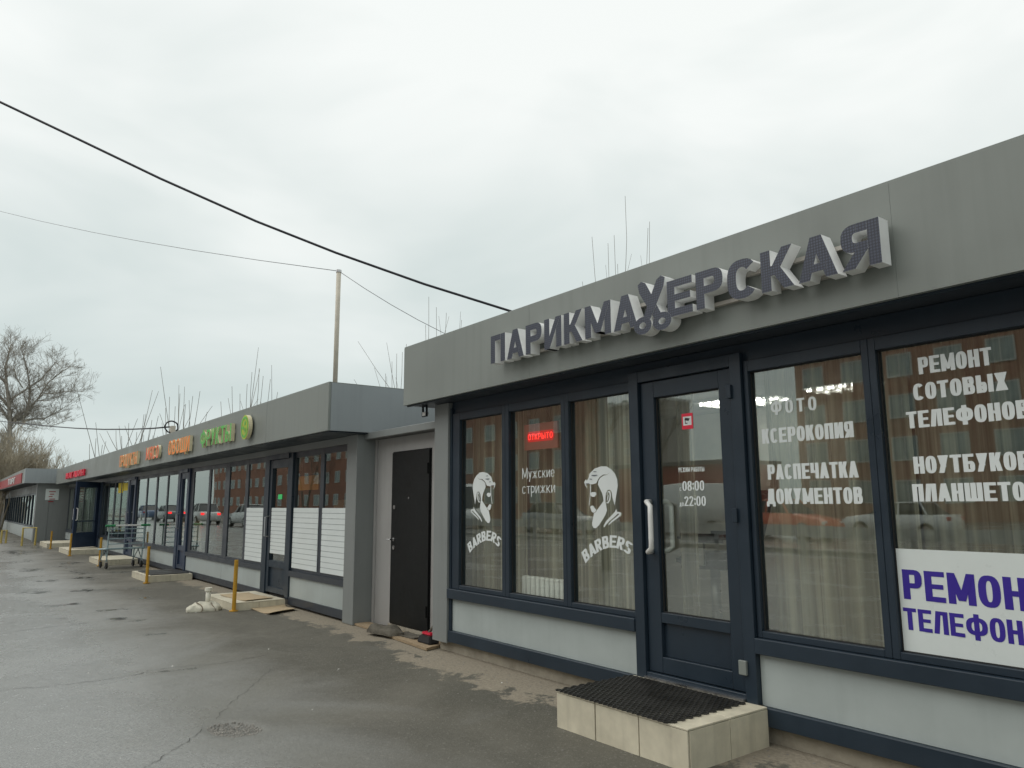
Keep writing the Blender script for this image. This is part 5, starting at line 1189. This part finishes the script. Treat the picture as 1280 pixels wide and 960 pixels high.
car('delivery_van', -40, -17.0, 0, 'carwhite', 'white van mirrored in the window with the right-facing bearded head', h=2.75, L_=6.6)
car('delivery_van', -23, -19.5, PI, 'carwhite', 'white van mirrored in the rightmost shop window', h=2.3, L_=5.4)
car('passing_car', -17.5, -18.5, 0, 'carorange', 'orange car mirrored in the window lettered for photo copies', h=1.5)
car('passing_car', -28.5, -16.2, 0, 'cargrey', 'grey car mirrored in the glass door', h=1.5)
car('passing_car', -15.5, -24.0, PI, 'carwhite', 'white car mirrored above the white poster', h=1.5)
car('passing_car', -62, -8.2, PI, 'carwhite', 'white car with lit tail lights mirrored in the fruit shop windows', h=1.6, tail_lit=True)
car('passing_car', -74, -8.5, PI, 'cargrey', 'grey car with lit tail lights mirrored beside the blue door', h=1.5, tail_lit=True)
car('passing_car', -86, -9.0, PI, 'carblue', 'blue car mirrored in the meat shop windows', h=1.5)
car('passing_car', -52, -8.6, PI, 'carwhite', 'white car mirrored in the window beside the boarded door', h=1.5)
car('passing_car', -48, -19, 0, 'cargrey', 'dark car mirrored behind the white van', h=1.5)
def block(name, x0, x1, y1, depth, h, mat, label, cols, floors, fh=3.0, z0=1.4, wwid=1.5, whgt=1.5):
    t_ = root(name, ((x0+x1)/2, y1-depth/2, 0), label, 'building')
    part('wall', MB().box(x0, x1, y1-depth, y1, -.1, h), mat, t_)
    part('cornice', MB().box(x0-.3, x1+.3, y1-depth-.3, y1+.3, h, h+.5), 'farframe', t_)
    pit = (x1-x0)/cols
    wm_ = MB().frame(-wwid/2, wwid/2, 0, whgt, .09, -.05, .06).box(-.04, .04, -.05, .06, .09, whgt-.09).mesh('window', 'farframe'); gm_ = MB().box(-wwid/2+.09, wwid/2-.09, -.06, .02, .09, whgt-.09).mesh('pane', 'farwin')
    off = Vector((x0+x1, 2*(y1-depth/2), 0))/2
    for f_ in range(floors):
        for c in range(cols):
            wo = link('window', wm_, (x0+pit*(c+.5)-off.x, y1+.03-off.y, z0+f_*fh), t_)
            link('pane', gm_, (0, 0, 0), wo)
block('brick_apartment_block', -150, -46, -33, 4, 19, 'brickwall', 'long red brick apartment block mirrored in the left shop windows', 30, 6)
block('brick_office_block', -36, 34, -50, 16, 26, 'brickwall', 'red brick office block mirrored in the right shop windows', 20, 8, fh=3.2, wwid=1.9, whgt=1.8)
block('grey_tower_block', -114, -90, -95, 6, 20, 'greywall', 'distant grey block mirrored between the two brick buildings', 6, 7)
lowshop = root('red_low_shop', (-39, -38, 0), 'low red shop mirrored in the glass door', 'building')
part('wall', MB().box(-43.8, -33, -42, -36, -.1, 4.2), 'redshop', lowshop); part('shop_window', MB().box(-42.5, -35, -36.02, -35.95, .6, 2.6), 'carglass', lowshop); part('roof', MB().box(-44, -32.8, -42.2, -35.6, 4.2, 4.5), 'roofing', lowshop)
for i, (x, y, h) in enumerate(((-39, -30, 9), (-33, -29, 8), (-70, -29.5, 9), (-95, -29.5, 9))):
    shrub('street_tree', x, y, h, 3, ['bare street tree mirrored in the glass door', 'bare street tree mirrored right of the glass door', 'bare street tree before the brick apartment block', 'bare street tree at the far end of the brick block'][i], 60+i, spread=.3, minr=.012, lev=3, group='bare street trees opposite', r0=.12, kids=1)
